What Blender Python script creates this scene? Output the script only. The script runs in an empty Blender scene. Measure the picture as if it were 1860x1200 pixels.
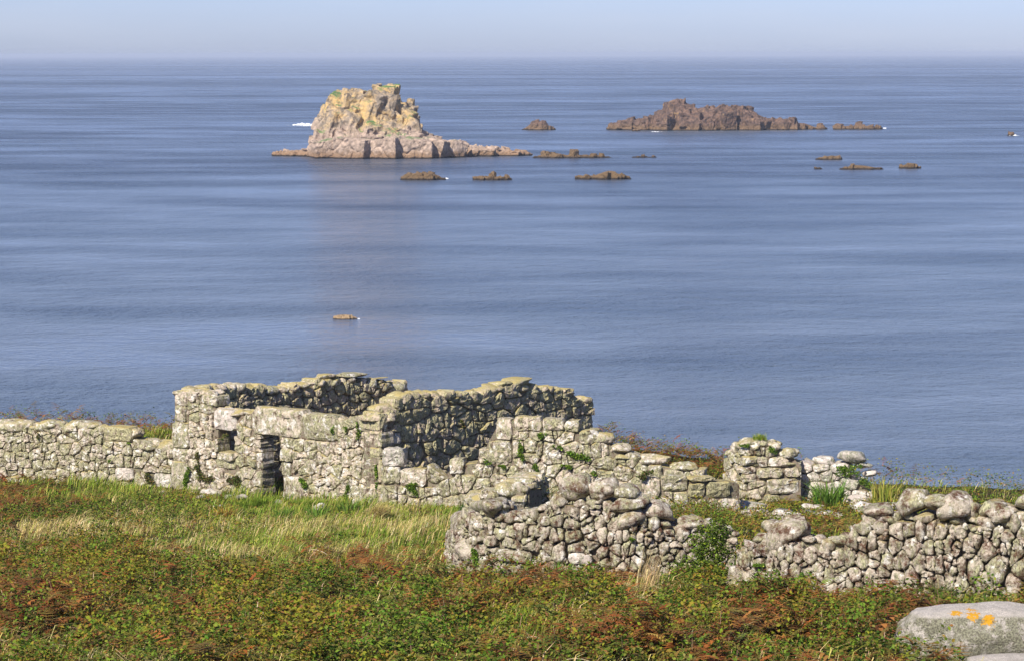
import bpy, bmesh, math, random
import numpy as np
from mathutils import Vector, Matrix, Euler, noise as mnoise

random.seed(7)
RNG = np.random.default_rng(7)
scene = bpy.context.scene
COL = scene.collection

# ------------------------------------------------------------------ camera
W0, H0, F0 = 1860.0, 1200.0, 5274.0          # photograph size and focal length in its pixels
CAM_Z = 28.0
HOR = 98.0                                   # row of the true horizon
PITCH = math.atan((H0 / 2 - HOR) / F0)
ROLL = math.radians(0.12)
cam_data = bpy.data.cameras.new('camera')
cam_data.sensor_fit = 'HORIZONTAL'
cam_data.sensor_width = 36.0
cam_data.lens = 36.0 * F0 / W0
cam_data.clip_start = 0.5
cam_data.clip_end = 120000.0
cam = bpy.data.objects.new('camera', cam_data)
COL.objects.link(cam)
CAM_M = (Matrix.Translation((0, 0, CAM_Z)) @ Matrix.Rotation(math.pi / 2 - PITCH, 4, 'X')
         @ Matrix.Rotation(-ROLL, 4, 'Z'))
cam.matrix_world = CAM_M
scene.camera = cam

# ------------------------------------------------------------------ light
SUN_AZ = math.atan2(-0.53, -0.85)            # where the sun stands: left and behind the camera
SUN_EL = math.radians(40)
sun_dir = Vector((math.sin(SUN_AZ) * math.cos(SUN_EL), math.cos(SUN_AZ) * math.cos(SUN_EL), math.sin(SUN_EL)))
sun_data = bpy.data.lights.new('sun', 'SUN')
sun_data.energy = 5.0
sun_data.angle = math.radians(0.5)
sun_data.color = (1.0, 0.93, 0.82)
sun = bpy.data.objects.new('sun', sun_data)
sun.rotation_euler = sun_dir.to_track_quat('Z', 'Y').to_euler()
sun.location = (-40, -40, 90)
COL.objects.link(sun)

world = bpy.data.worlds.new('World')
scene.world = world
world.use_nodes = True
wn, wl = world.node_tree.nodes, world.node_tree.links
sky = wn.new('ShaderNodeTexSky')
sky.sky_type = 'NISHITA'
sky.sun_disc = False
sky.sun_elevation = SUN_EL
sky.sun_rotation = SUN_AZ
sky.altitude = 220
sky.air_density = 0.7
sky.dust_density = 0.6
sky.ozone_density = 5.0
tint = wn.new('ShaderNodeMix')
tint.data_type = 'RGBA'
tint.blend_type = 'MULTIPLY'
tint.inputs[0].default_value = 1.0
tint.inputs[7].default_value = (0.96, 0.90, 1.10, 1.0)
wl.new(sky.outputs[0], tint.inputs[6])
tcw = wn.new('ShaderNodeTexCoord')
mpw = wn.new('ShaderNodeMapping'); mpw.inputs['Scale'].default_value = (9.0, 9.0, 60.0)
wl.new(tcw.outputs['Generated'], mpw.inputs['Vector'])
nzw = wn.new('ShaderNodeTexNoise'); nzw.inputs['Scale'].default_value = 1.6; nzw.inputs['Detail'].default_value = 5
wl.new(mpw.outputs[0], nzw.inputs['Vector'])
mrw = wn.new('ShaderNodeMapRange')
for i_, v_ in zip((1, 2, 3, 4), (0.42, 0.72, 0.0, 0.16)): mrw.inputs[i_].default_value = v_
wl.new(nzw.outputs['Fac'], mrw.inputs[0])
veil = wn.new('ShaderNodeMix'); veil.data_type = 'RGBA'
veil.inputs[7].default_value = (5.6, 5.9, 6.9, 1.0)
wl.new(mrw.outputs[0], veil.inputs[0]); wl.new(tint.outputs[2], veil.inputs[6])
wl.new(veil.outputs[2], wn['Background'].inputs[0])
wn['Background'].inputs[1].default_value = 0.094

scene.view_settings.view_transform = 'Standard'
scene.view_settings.look = 'None'
scene.view_settings.gamma = 1.0
scene.view_settings.use_curve_mapping = False
scene.view_settings.exposure = 0.42
scene.cycles.use_denoising = True
scene.cycles.max_bounces = 6
scene.cycles.diffuse_bounces = 3
scene.cycles.glossy_bounces = 3
scene.cycles.transmission_bounces = 3
scene.cycles.volume_bounces = 0

# ------------------------------------------------------------------ helpers
CAM_R = np.array(CAM_M.to_3x3())
CAM_P = np.array((0.0, 0.0, CAM_Z))


def ray(u, v):
    r = CAM_R @ np.array((u - W0 / 2, H0 / 2 - v, -F0))
    return r


def at_depth(u, v, d):
    r = ray(u, v)
    return CAM_P + r * (d / r[1])


def at_level(u, v, z):
    r = ray(u, v)
    return CAM_P + r * ((z - CAM_Z) / r[2])


def project(P):
    """world points (n,3) to photograph pixels"""
    q = (np.asarray(P, float) - CAM_P) @ CAM_R
    w = -q[..., 2]
    return W0 / 2 + F0 * q[..., 0] / w, H0 / 2 - F0 * q[..., 1] / w


def z_for(v, d, u=W0 / 2):
    return at_depth(u, v, d)[2]


def vnoise(x, y, seed=0):
    x = np.asarray(x, float); y = np.asarray(y, float)
    xi = np.floor(x).astype(np.int64); yi = np.floor(y).astype(np.int64)
    fx = x - xi; fy = y - yi
    fx = fx * fx * (3 - 2 * fx); fy = fy * fy * (3 - 2 * fy)

    def h(a, b):
        n = (a * 374761393 + b * 668265263 + seed * 974634777) & 0xFFFFFFFF
        n = ((n ^ (n >> 13)) * 1274126177) & 0xFFFFFFFF
        n = (n ^ (n >> 16)) & 0xFFFFFF
        return n / float(0xFFFFFF)
    a = h(xi, yi); b = h(xi + 1, yi); c = h(xi, yi + 1); d = h(xi + 1, yi + 1)
    return (a * (1 - fx) + b * fx) * (1 - fy) + (c * (1 - fx) + d * fx) * fy


def fbm(x, y, seed=0, octv=4):
    s = 0; a = 0.5; t = 0
    for i in range(octv):
        s = s + a * vnoise(x * 2 ** i, y * 2 ** i, seed + i * 17); t += a; a *= 0.5
    return s / t


def sstep(a, b, x):
    t = np.clip((np.asarray(x, float) - a) / (b - a), 0, 1)
    return t * t * (3 - 2 * t)


def link(name, data, parent=None, loc=(0, 0, 0)):
    o = bpy.data.objects.new(name, data)
    COL.objects.link(o)
    if parent is not None:
        o.parent = parent
    o.location = loc
    return o


def tag(o, label=None, cat=None, group=None, kind=None):
    if label: o['label'] = label
    if cat: o['category'] = cat
    if group: o['group'] = group
    if kind: o['kind'] = kind
    return o


def thing(name, label, cat, loc, group=None):
    o = link(name, None, None, loc)
    o.empty_display_size = 0.2
    return tag(o, label, cat, group)


def mesh_from(name, V, Fc, mat, smooth=True):
    me = bpy.data.meshes.new(name)
    me.from_pydata([tuple(v) for v in V], [], Fc)
    if smooth:
        me.polygons.foreach_set('use_smooth', [True] * len(me.polygons))
    if mat: me.materials.append(mat)
    me.update()
    return me


def tri_mesh(name, V, n_per, faces, mat, col=None, smooth=False):
    """V (k, n_per, 3): k copies of one small topology, faces = list of index tuples of equal length"""
    k = V.shape[0]
    fa = np.array(faces, np.int32)
    nf, fl = fa.shape
    idx = (np.arange(k, dtype=np.int32)[:, None, None] * n_per + fa[None]).reshape(-1)
    me = bpy.data.meshes.new(name)
    me.vertices.add(k * n_per)
    me.vertices.foreach_set('co', V.reshape(-1).astype(np.float32))
    me.loops.add(idx.size)
    me.loops.foreach_set('vertex_index', idx)
    me.polygons.add(k * nf)
    me.polygons.foreach_set('loop_start', np.arange(0, idx.size, fl, dtype=np.int32))
    try:
        me.polygons.foreach_set('loop_total', np.full(k * nf, fl, np.int32))
    except Exception:
        pass
    if smooth:
        me.polygons.foreach_set('use_smooth', np.ones(k * nf, bool))
    if col is not None:
        a = me.color_attributes.new('tint', 'FLOAT_COLOR', 'POINT')
        c = np.ones((k, n_per, 4), np.float32)
        c[..., :3] = col[:, None, :] if col.ndim == 2 else col
        a.data.foreach_set('color', c.reshape(-1))
    me.materials.append(mat)
    me.update()
    me.validate()
    return me


# ------------------------------------------------------------------ materials
def new_mat(name):
    m = bpy.data.materials.new(name)
    m.use_nodes = True
    nt = m.node_tree
    b = nt.nodes['Principled BSDF']
    return m, nt, b


class NT:
    def __init__(self, nt):
        self.nt = nt

    def n(self, t, **kw):
        nd = self.nt.nodes.new(t)
        for k, v in kw.items():
            setattr(nd, k, v)
        return nd

    def l(self, a, b):
        self.nt.links.new(a, b)

    def noise(self, vec, scale, detail=4, rough=0.55):
        nd = self.n('ShaderNodeTexNoise')
        nd.inputs['Scale'].default_value = scale
        nd.inputs['Detail'].default_value = detail
        nd.inputs['Roughness'].default_value = rough
        if vec is not None: self.l(vec, nd.inputs['Vector'])
        return nd.outputs['Fac']

    def ramp(self, fac, pts):
        nd = self.n('ShaderNodeMapRange')
        nd.inputs['From Min'].default_value = pts[0]
        nd.inputs['From Max'].default_value = pts[1]
        self.l(fac, nd.inputs['Value'])
        return nd.outputs[0]

    def mix(self, fac, a, b):
        nd = self.n('ShaderNodeMix', data_type='RGBA')
        for s, val in ((nd.inputs[0], fac), (nd.inputs[6], a), (nd.inputs[7], b)):
            if hasattr(val, 'is_output'):
                self.l(val, s)
            elif isinstance(val, (int, float)):
                s.default_value = val
            else:
                s.default_value = tuple(val) + (1,)
        return nd.outputs[2]

    def math(self, op, a, b=None):
        nd = self.n('ShaderNodeMath', operation=op)
        for s, val in ((nd.inputs[0], a), (nd.inputs[1], b)):
            if val is None: continue
            if hasattr(val, 'is_output'):
                self.l(val, s)
            else:
                s.default_value = val
        return nd.outputs[0]


def granite(name, warm, grey, lichen, lich_amt, white_amt, stain_amt, yellow_amt, bump=0.5, scl=1.0, stain=(0.07, 0.035, 0.022)):
    m, nt, b = new_mat(name)
    T = NT(nt)
    geo = T.n('ShaderNodeNewGeometry')
    oi = T.n('ShaderNodeObjectInfo')
    pos = geo.outputs['Position']
    rnd = oi.outputs['Random']
    n1 = T.noise(pos, 2.2 * scl, 4)
    c = T.mix(T.ramp(T.math('ADD', n1, T.math('MULTIPLY', rnd, 0.35)), (0.42, 0.95)), warm, grey)
    # fine speckle of the granite crystals
    sp = T.noise(pos, 55 * scl, 2)
    c = T.mix(T.ramp(sp, (0.35, 0.75)), T.mix(0.45, c, (0.16, 0.14, 0.12)), c)
    # crusts of pale green-grey lichen
    mp = T.n('ShaderNodeMapping'); mp.inputs['Scale'].default_value = (1.0, 1.0, 0.5); T.l(pos, mp.inputs['Vector'])
    ln = T.noise(mp.outputs[0], 8.0 * scl, 7, 0.75)
    lf = T.ramp(T.math('ADD', ln, T.math('MULTIPLY', rnd, 0.10)), (0.66 - lich_amt * 0.3, 0.72 - lich_amt * 0.22))
    lc = T.mix(T.ramp(T.noise(mp.outputs[0], 26 * scl, 4, 0.65), (0.38, 0.60)), tuple(x * 0.30 for x in lichen), lichen)
    c = T.mix(lf, c, lc)
    # white crust
    wf = T.ramp(T.noise(pos, 4.3 * scl, 5, 0.65), (0.70 - white_amt * 0.25, 0.74 - white_amt * 0.22))
    c = T.mix(wf, c, (0.74, 0.70, 0.62))
    # dark and rust-brown stains
    sf = T.ramp(T.noise(pos, 3.6 * scl, 7, 0.8), (0.66 - stain_amt * 0.25, 0.74 - stain_amt * 0.2))
    c = T.mix(sf, c, stain)
    # mustard lichen settles on what looks up
    sepn = T.n('ShaderNodeSeparateXYZ')
    T.l(geo.outputs['Normal'], sepn.inputs[0])
    yf = T.math('MULTIPLY', T.ramp(sepn.outputs[2], (0.45, 0.85)), T.ramp(T.noise(pos, 1.6 * scl, 4), (0.62 - yellow_amt * 0.3, 0.8 - yellow_amt * 0.25)))
    c = T.mix(yf, c, (0.44, 0.36, 0.15))
    T.l(c, b.inputs['Base Color'])
    b.inputs['Roughness'].default_value = 0.92
    b.inputs['Specular IOR Level'].default_value = 0.15
    bp = T.n('ShaderNodeBump')
    bp.inputs['Strength'].default_value = bump
    bp.inputs['Distance'].default_value = 0.05 / scl
    hh = T.math('ADD', T.math('MULTIPLY', T.noise(pos, 11 * scl, 6, 0.65), 1.0), T.math('MULTIPLY', lf, 0.18))
    T.l(hh, bp.inputs['Height'])
    T.l(bp.outputs[0], b.inputs['Normal'])
    return m


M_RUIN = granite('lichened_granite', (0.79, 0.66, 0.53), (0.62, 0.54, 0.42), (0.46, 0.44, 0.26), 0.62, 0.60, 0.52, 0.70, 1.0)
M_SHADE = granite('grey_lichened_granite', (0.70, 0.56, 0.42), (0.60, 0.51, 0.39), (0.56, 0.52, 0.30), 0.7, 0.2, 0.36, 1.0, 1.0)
M_DRY = granite('dry_stone_granite', (0.70, 0.60, 0.48), (0.50, 0.45, 0.35), (0.50, 0.48, 0.29), 0.50, 0.55, 0.70, 0.25, 1.0, 1.0, (0.12, 0.06, 0.038))
M_PALE = granite('pale_granite', (0.72, 0.62, 0.54), (0.62, 0.57, 0.50), (0.42, 0.42, 0.30), 0.40, 0.6, 0.15, 0.3, 0.8)
M_CORE = granite('rubble_and_earth', (0.30, 0.23, 0.17), (0.24, 0.20, 0.15), (0.3, 0.29, 0.18), 0.5, 0.1, 0.6, 0.8, 1.0, 2.0)


def leaf_mat(name, transl=0.35):
    m, nt, b = new_mat(name)
    T = NT(nt)
    at = T.n('ShaderNodeAttribute', attribute_name='tint')
    T.l(at.outputs['Color'], b.inputs['Base Color'])
    b.inputs['Roughness'].default_value = 0.75
    b.inputs['Specular IOR Level'].default_value = 0.08
    tr = T.n('ShaderNodeBsdfTranslucent')
    T.l(at.outputs['Color'], tr.inputs['Color'])
    mx = T.n('ShaderNodeMixShader')
    mx.inputs[0].default_value = transl
    T.l(b.outputs[0], mx.inputs[1]); T.l(tr.outputs[0], mx.inputs[2])
    T.l(mx.outputs[0], nt.nodes['Material Output'].inputs['Surface'])
    return m


M_LEAF = leaf_mat('leaf', 0.22)

# ------------------------------------------------------------------ terrain
PROF = [(-60, 27.0), (0, 26.2), (20, 22.3), (32, 20.2)]
for d_, v_ in ((40, 1240), (45, 1203), (53, 1112), (62, 1055), (75, 990), (85, 945), (91, 914), (95, 895), (100, 868)):
    PROF.append((d_, z_for(v_, d_)))
PROF += [(106, 13.45), (116, 13.4), (200, 13.0)]
PX = np.array([p[0] for p in PROF]); PZ = np.array([p[1] for p in PROF])
COAST = np.array([(-120, 116), (-50, 115), (-20, 113.5), (-13, 113), (-5, 112), (3.3, 108), (6.5, 104.5), (12.3, 98.2), (17, 96.2), (40, 86), (120, 60)], float)


def ground_z(x, y):
    x = np.asarray(x, float); y = np.asarray(y, float)
    z = np.interp(y, PX, PZ)
    z = z + (fbm(x * 0.22, y * 0.22, 3) - 0.5) * 0.34 + (vnoise(x * 0.9, y * 0.9, 5) - 0.5) * 0.10
    # grassy bank behind the long wall at the left
    z = z + 0.75 * np.exp(-(((x + 12.6) / 2.6) ** 2 + ((y - 105.5) / 3.0) ** 2))
    c = np.interp(x, COAST[:, 0], COAST[:, 1]) + (fbm(x * 0.3, y * 0.02, 9) - 0.5) * 1.2
    over = np.maximum(y - c, 0)
    drop = np.where(over < 3, over * over * 0.12, over * 0.95 - 1.77)
    z = z - drop
    side = np.maximum(np.abs(x) - 75, 0)
    z = z - side * side * 0.06
    return np.maximum(z, -6.0)


def gz(x, y):
    return float(ground_z(x, y))


def ground_at(u, d):
    """ground point seen in column u at distance d"""
    v = 900.0
    P = at_depth(u, v, d)
    for _ in range(4):
        z = gz(P[0], d)
        # find the row at which depth d has that height
        P0 = at_depth(u, v, d); P1 = at_depth(u, v + 10, d)
        v = v + 10 * (z - P0[2]) / (P1[2] - P0[2])
        P = at_depth(u, v, d)
    return P


xs = np.concatenate([np.arange(-100, -28, 3.0), np.arange(-28, 28, 0.4), np.arange(28, 101, 3.0)])
ys = np.concatenate([np.arange(-60, 36, 3.0), np.arange(36, 122, 0.4), np.arange(122, 150, 2.0)])
GX, GY = np.meshgrid(xs, ys)
GZ = ground_z(GX, GY)
V = np.stack([GX, GY, GZ], -1).reshape(-1, 3)
nx, ny = len(xs), len(ys)
ii = (np.arange(ny - 1)[:, None] * nx + np.arange(nx - 1)[None]).reshape(-1)
Fq = np.stack([ii, ii + 1, ii + nx + 1, ii + nx], -1)
me = bpy.data.meshes.new('ground')
me.from_pydata(V.tolist(), [], Fq.tolist())
me.polygons.foreach_set('use_smooth', [True] * len(me.polygons))
m, nt, b = new_mat('heath_soil')
T = NT(nt)
pos = T.n('ShaderNodeNewGeometry').outputs['Position']
c = T.mix(T.ramp(T.noise(pos, 0.5, 5), (0.35, 0.65)), (0.035, 0.038, 0.012), (0.06, 0.045, 0.02))
c = T.mix(T.ramp(T.noise(pos, 7, 5), (0.4, 0.7)), c, (0.05, 0.035, 0.018))
c = T.mix(T.ramp(T.noise(pos, 22, 3), (0.58, 0.7)), c, (0.14, 0.12, 0.045))
T.l(c, b.inputs['Base Color'])
b.inputs['Roughness'].default_value = 1.0
b.inputs['Specular IOR Level'].default_value = 0.05
bp = T.n('ShaderNodeBump'); bp.inputs['Strength'].default_value = 1.0; bp.inputs['Distance'].default_value = 0.08
T.l(T.noise(pos, 14, 5), bp.inputs['Height']); T.l(bp.outputs[0], b.inputs['Normal'])
me.materials.append(m)
tag(link('ground', me), 'heath-covered ground sloping down to the sea', None, None, 'structure')

# ------------------------------------------------------------------ sea
SEA_R = 30000.0
sea_me = bpy.data.meshes.new('sea')
ring = [(-SEA_R, -SEA_R, 0), (SEA_R, -SEA_R, 0), (SEA_R, SEA_R, 0), (-SEA_R, SEA_R, 0)]
sea_me.from_pydata(ring, [], [(0, 1, 2, 3)])
m, nt, b = new_mat('sea_water')
T = NT(nt)
pos = T.n('ShaderNodeNewGeometry').outputs['Position']


def scaled(vec, sx, sy):
    mp = T.n('ShaderNodeMapping')
    mp.inputs['Scale'].default_value = (sx, sy, 1)
    T.l(vec, mp.inputs['Vector'])
    return mp.outputs[0]


# wind patches and slicks: where the water is ruffled or smooth
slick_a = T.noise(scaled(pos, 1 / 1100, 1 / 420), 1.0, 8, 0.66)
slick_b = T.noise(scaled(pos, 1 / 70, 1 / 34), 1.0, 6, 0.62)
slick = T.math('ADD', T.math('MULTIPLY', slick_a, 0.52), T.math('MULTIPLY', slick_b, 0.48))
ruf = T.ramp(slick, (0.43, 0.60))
w1 = T.noise(scaled(pos, 1.25, 1.15), 1.0, 3, 0.6)
w2 = T.noise(scaled(pos, 0.26, 0.26), 1.0, 4, 0.6)
w3 = T.noise(scaled(pos, 0.02, 0.045), 1.0, 3, 0.5)
hgt = T.math('ADD', T.math('ADD', T.math('MULTIPLY', w1, 0.75), T.math('MULTIPLY', w2, 2.0)), T.math('MULTIPLY', w3, 2.2))
bp = T.n('ShaderNodeBump')
bp.inputs['Distance'].default_value = 1.0
T.l(T.math('ADD', T.math('MULTIPLY', ruf, 1.45), 0.26), bp.inputs['Strength'])
T.l(hgt, bp.inputs['Height'])
T.l(bp.outputs[0], b.inputs['Normal'])
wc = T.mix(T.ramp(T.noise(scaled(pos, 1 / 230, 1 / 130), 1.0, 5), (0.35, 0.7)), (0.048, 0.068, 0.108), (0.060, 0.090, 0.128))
wc = T.mix(ruf, (0.115, 0.145, 0.195), wc)          # pale sky reflection of the slicks is painted into the base colour
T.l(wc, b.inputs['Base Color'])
sep = T.n('ShaderNodeSeparateXYZ'); T.l(pos, sep.inputs[0])
chop = T.math('MULTIPLY', T.ramp(sep.outputs[1], (200.0, 900.0)), 0.13)      # offshore the chop is steeper
T.l(T.math('ADD', T.math('ADD', T.math('MULTIPLY', ruf, 0.12), 0.09), chop), b.inputs['Roughness'])
b.inputs['IOR'].default_value = 1.333
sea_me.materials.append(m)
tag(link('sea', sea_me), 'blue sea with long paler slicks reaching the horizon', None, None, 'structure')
#@@SPLIT@@
# ------------------------------------------------------------------ rocks in the sea
def sea_rock_mat(name, hi, lo, wet, ochre_amt, green_amt, zmax, tide=1.0, shelf=None):
    m, nt, b = new_mat(name)
    T = NT(nt)
    geo = T.n('ShaderNodeNewGeometry')
    pos = geo.outputs['Position']
    sep = T.n('ShaderNodeSeparateXYZ'); T.l(pos, sep.inputs[0])
    sn = T.n('ShaderNodeSeparateXYZ'); T.l(geo.outputs['Normal'], sn.inputs[0])
    z = sep.outputs[2]
    n_big = T.noise(pos, 0.16, 5, 0.6)
    n_mid = T.noise(pos, 0.7, 5, 0.65)
    c = T.mix(T.ramp(n_mid, (0.40, 0.62)), lo, hi)
    zz = T.math('ADD', z, T.math('MULTIPLY', T.math('SUBTRACT', n_big, 0.5), 9.0))
    of = T.math('MULTIPLY', T.ramp(zz, (zmax * 0.30, zmax * 0.52)), T.ramp(T.math('ADD', T.math('MULTIPLY', n_mid, 0.5), T.math('MULTIPLY', n_big, 0.5)), (0.62 - ochre_amt * 0.28, 0.70 - ochre_amt * 0.2)))
    c = T.mix(T.math('MULTIPLY', of, 0.85), c, (0.58, 0.39, 0.15))
    if shelf:
        c = T.mix(T.math('MULTIPLY', T.ramp(zz, (zmax * 0.42, zmax * 0.30)), 0.75), c, T.mix(T.ramp(n_mid, (0.36, 0.64)), tuple(q * 0.55 for q in shelf), shelf))
    gf = T.math('MULTIPLY', T.math('MULTIPLY', T.ramp(sn.outputs[2], (0.55, 0.8)), T.ramp(zz, (zmax * 0.25, zmax * 0.36))), T.ramp(n_big, (0.72 - green_amt * 0.3, 0.76 - green_amt * 0.25)))
    c = T.mix(gf, c, (0.10, 0.19, 0.06))
    wf = T.ramp(T.math('ADD', z, T.math('MULTIPLY', T.math('SUBTRACT', n_mid, 0.5), 2.5 * tide)), (2.6 * tide, 1.0 * tide))
    c = T.mix(wf, c, wet)
    kf = T.ramp(T.math('ADD', z, T.math('MULTIPLY', T.math('SUBTRACT', n_mid, 0.5), 0.6 * tide)), (0.55 * tide, 0.25 * tide))
    c = T.mix(kf, c, (0.035, 0.026, 0.02))
    T.l(c, b.inputs['Base Color'])
    b.inputs['Roughness'].default_value = 0.9
    b.inputs['Specular IOR Level'].default_value = 0.2
    bp = T.n('ShaderNodeBump'); bp.inputs['Strength'].default_value = 0.9; bp.inputs['Distance'].default_value = 0.5
    T.l(T.noise(pos, 0.9, 7, 0.68), bp.inputs['Height']); T.l(bp.outputs[0], b.inputs['Normal'])
    return m


M_STACK = sea_rock_mat('island_granite', (0.43, 0.345, 0.265), (0.20, 0.165, 0.125), (0.28, 0.18, 0.11), 0.62, 0.70, 20.0, 1.0, (0.56, 0.42, 0.33))
M_LONE = sea_rock_mat('pale_skerry_rock', (0.42, 0.31, 0.19), (0.28, 0.20, 0.12), (0.34, 0.24, 0.14), 0.0, 0.0, 30.0, 0.16)
M_REEF = sea_rock_mat('dark_reef_rock', (0.20, 0.125, 0.09), (0.085, 0.06, 0.05), (0.17, 0.11, 0.065), 0.15, 0.0, 14.0)
M_SKERRY = sea_rock_mat('weedy_skerry_rock', (0.22, 0.15, 0.09), (0.12, 0.082, 0.05), (0.16, 0.105, 0.055), 0.0, 0.0, 30.0)


def block_mesh(bm, c, size, rot, jit=0.22):
    vs = []
    for sx in (-1, 1):
        for sy in (-1, 1):
            for sz in (-1, 1):
                p = Vector((sx * size[0] * (0.5 + random.uniform(-jit, jit * 0.4)), sy * size[1] * (0.5 + random.uniform(-jit, jit * 0.4)), sz * size[2] * (0.5 + random.uniform(-jit, jit * 0.4))))
                p.rotate(rot)
                vs.append(bm.verts.new(p + Vector(c)))
    for f in ((0, 1, 3, 2), (4, 6, 7, 5), (0, 4, 5, 1), (2, 3, 7, 6), (0, 2, 6, 4), (1, 5, 7, 3)):
        bm.faces.new([vs[i] for i in f])


def remesh(bm, voxel, amp, freq, seed):
    me = bpy.data.meshes.new('tmp')
    bm.to_mesh(me); bm.free()
    o = bpy.data.objects.new('tmp', me)
    COL.objects.link(o)
    md = o.modifiers.new('r', 'REMESH'); md.mode = 'VOXEL'; md.voxel_size = voxel
    dg = bpy.context.evaluated_depsgraph_get()
    out = bpy.data.meshes.new_from_object(o.evaluated_get(dg))
    bpy.data.objects.remove(o); bpy.data.meshes.remove(me)
    n = len(out.vertices)
    co = np.empty(n * 3, np.float32); out.vertices.foreach_get('co', co); co = co.reshape(-1, 3)
    no = np.empty(n * 3, np.float32); out.vertices.foreach_get('normal', no); no = no.reshape(-1, 3)
    dsp = np.empty(n, np.float32)
    off = Vector((seed * 13.1, seed * 7.7, 3.3))
    for i in range(n):
        p = Vector(co[i]) * freq + off
        a = mnoise.noise(p)
        r = 1 - abs(mnoise.noise(p * 2.3)) * 2
        q = p + Vector((mnoise.noise(p * 1.7), mnoise.noise(p * 1.7 + off), mnoise.noise(p * 1.7 - off))) * 0.35
        q.x += q.z * 0.35; q.z *= 0.62
        dv = mnoise.voronoi(q * 0.75)[0]
        dw = mnoise.voronoi(q * 1.9)[0]
        ck = max(0.0, 1 - (dv[1] - dv[0]) / 0.16)
        ck2 = max(0.0, 1 - (dw[1] - dw[0]) / 0.2)
        dsp[i] = 0.30 * a + 0.15 * r + 0.22 * mnoise.noise(p * 5.1) - 0.7 * ck - 0.25 * ck2
    co += no * (dsp * amp)[:, None]
    out.vertices.foreach_set('co', co.reshape(-1))
    out.update()
    return out


def sea_rock(name, label, prof, vw, thick, bsize, nblk, tilt, voxel, mat, extra=(), peak_back=0.75, seed=1, group=None, cat='rock', slope=0.15):
    random.seed(seed)
    mid_u = 0.5 * (prof[0][0] + prof[-1][0])
    base = at_level(mid_u, vw, 0.0)
    d = base[1] + thick * 0.5                     # distance of the spine
    pts = [at_depth(u, v, d) for u, v in prof]
    px = np.array([p[0] for p in pts]); pz = np.array([max(p[2], 0.05) for p in pts])
    x0, x1 = px[0], px[-1]
    zmax = pz.max()
    bm = bmesh.new()
    # solid heart
    N = max(8, int((x1 - x0) / (bsize * 0.5)))
    prev = None
    for i in range(N + 1):
        x = x0 + (x1 - x0) * i / N
        h = np.interp(x, px, pz)
        e = min(1.0, 0.25 + 3.0 * min(i, N - i) / N)
        t = thick * e * (0.55 + 0.45 * h / zmax) * 0.5
        sec = [bm.verts.new((x, d - t * 0.95, -2)), bm.verts.new((x, d - t * (0.95 - slope * 2), h * 0.45)), bm.verts.new((x, d - t * 0.12, h * 0.88)),
               bm.verts.new((x, d + t * 0.3, h * 0.86)), bm.verts.new((x, d + t, -2))]
        if prev:
            for k in range(5):
                bm.faces.new((prev[k], sec[k], sec[(k + 1) % 5], prev[(k + 1) % 5]))
        else:
            bm.faces.new(sec[::-1])
        prev = sec
    bm.faces.new(prev)
    # jointed blocks over its seaward and landward sides
    for i in range(nblk):
        x = random.uniform(x0, x1)
        h = np.interp(x, px, pz)
        e = min(1.0, 0.25 + 3.0 * min(x - x0, x1 - x) / (x1 - x0))
        t = thick * e * (0.55 + 0.45 * h / zmax) * 0.5
        f = random.random() ** 0.8
        s = bsize * random.choice((0.35, 0.5, 0.5, 0.7, 0.9, 1.2)) * min(1, 0.35 + h / zmax)
        sz = s * random.uniform(0.9, 2.4)
        sl = abs(np.interp(x + s, px, pz) - np.interp(x - s, px, pz))
        zc = f * max(h - sz * 0.42 - sl * 0.25, 0.05)
        side = -1 if random.random() < 0.8 else 1
        y = d + side * t * (1.0 - peak_back * (zc / max(h, 0.1))) * random.uniform(0.75, 1.0)
        block_mesh(bm, (x, y, zc), (s, s * random.uniform(0.8, 1.3), sz),
                   Euler((math.radians(random.gauss(-6, 7)), math.radians(random.gauss(tilt, 9)), random.choice((-0.45, 0.35)) + random.gauss(0, 0.12))))
    # named crags: (u0, v0, u1, v1, how far in front of the spine, lean)
    for (u0, v0, u1, v1, dy, lean) in extra:
        P = at_depth((u0 + u1) / 2, (v0 + v1) / 2, d - dy)
        k = (d - dy) / F0
        block_mesh(bm, P, ((u1 - u0) * k, min((u1 - u0), (v1 - v0)) * k * 1.1, (v1 - v0) * k), Euler((0.08, math.radians(lean), random.uniform(-0.5, 0.5))), 0.16)
    me = remesh(bm, voxel, bsize * 0.13, 1.1 / bsize, seed)
    root_loc = Vector((0.5 * (x0 + x1), d, 0.0))
    me.transform(Matrix.Translation(-root_loc))
    me.materials.clear(); me.materials.append(mat)
    me.polygons.foreach_set('use_smooth', [False] * len(me.polygons))
    me.name = name
    o = link(name, me, None, root_loc)
    return tag(o, label, cat, group)


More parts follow.
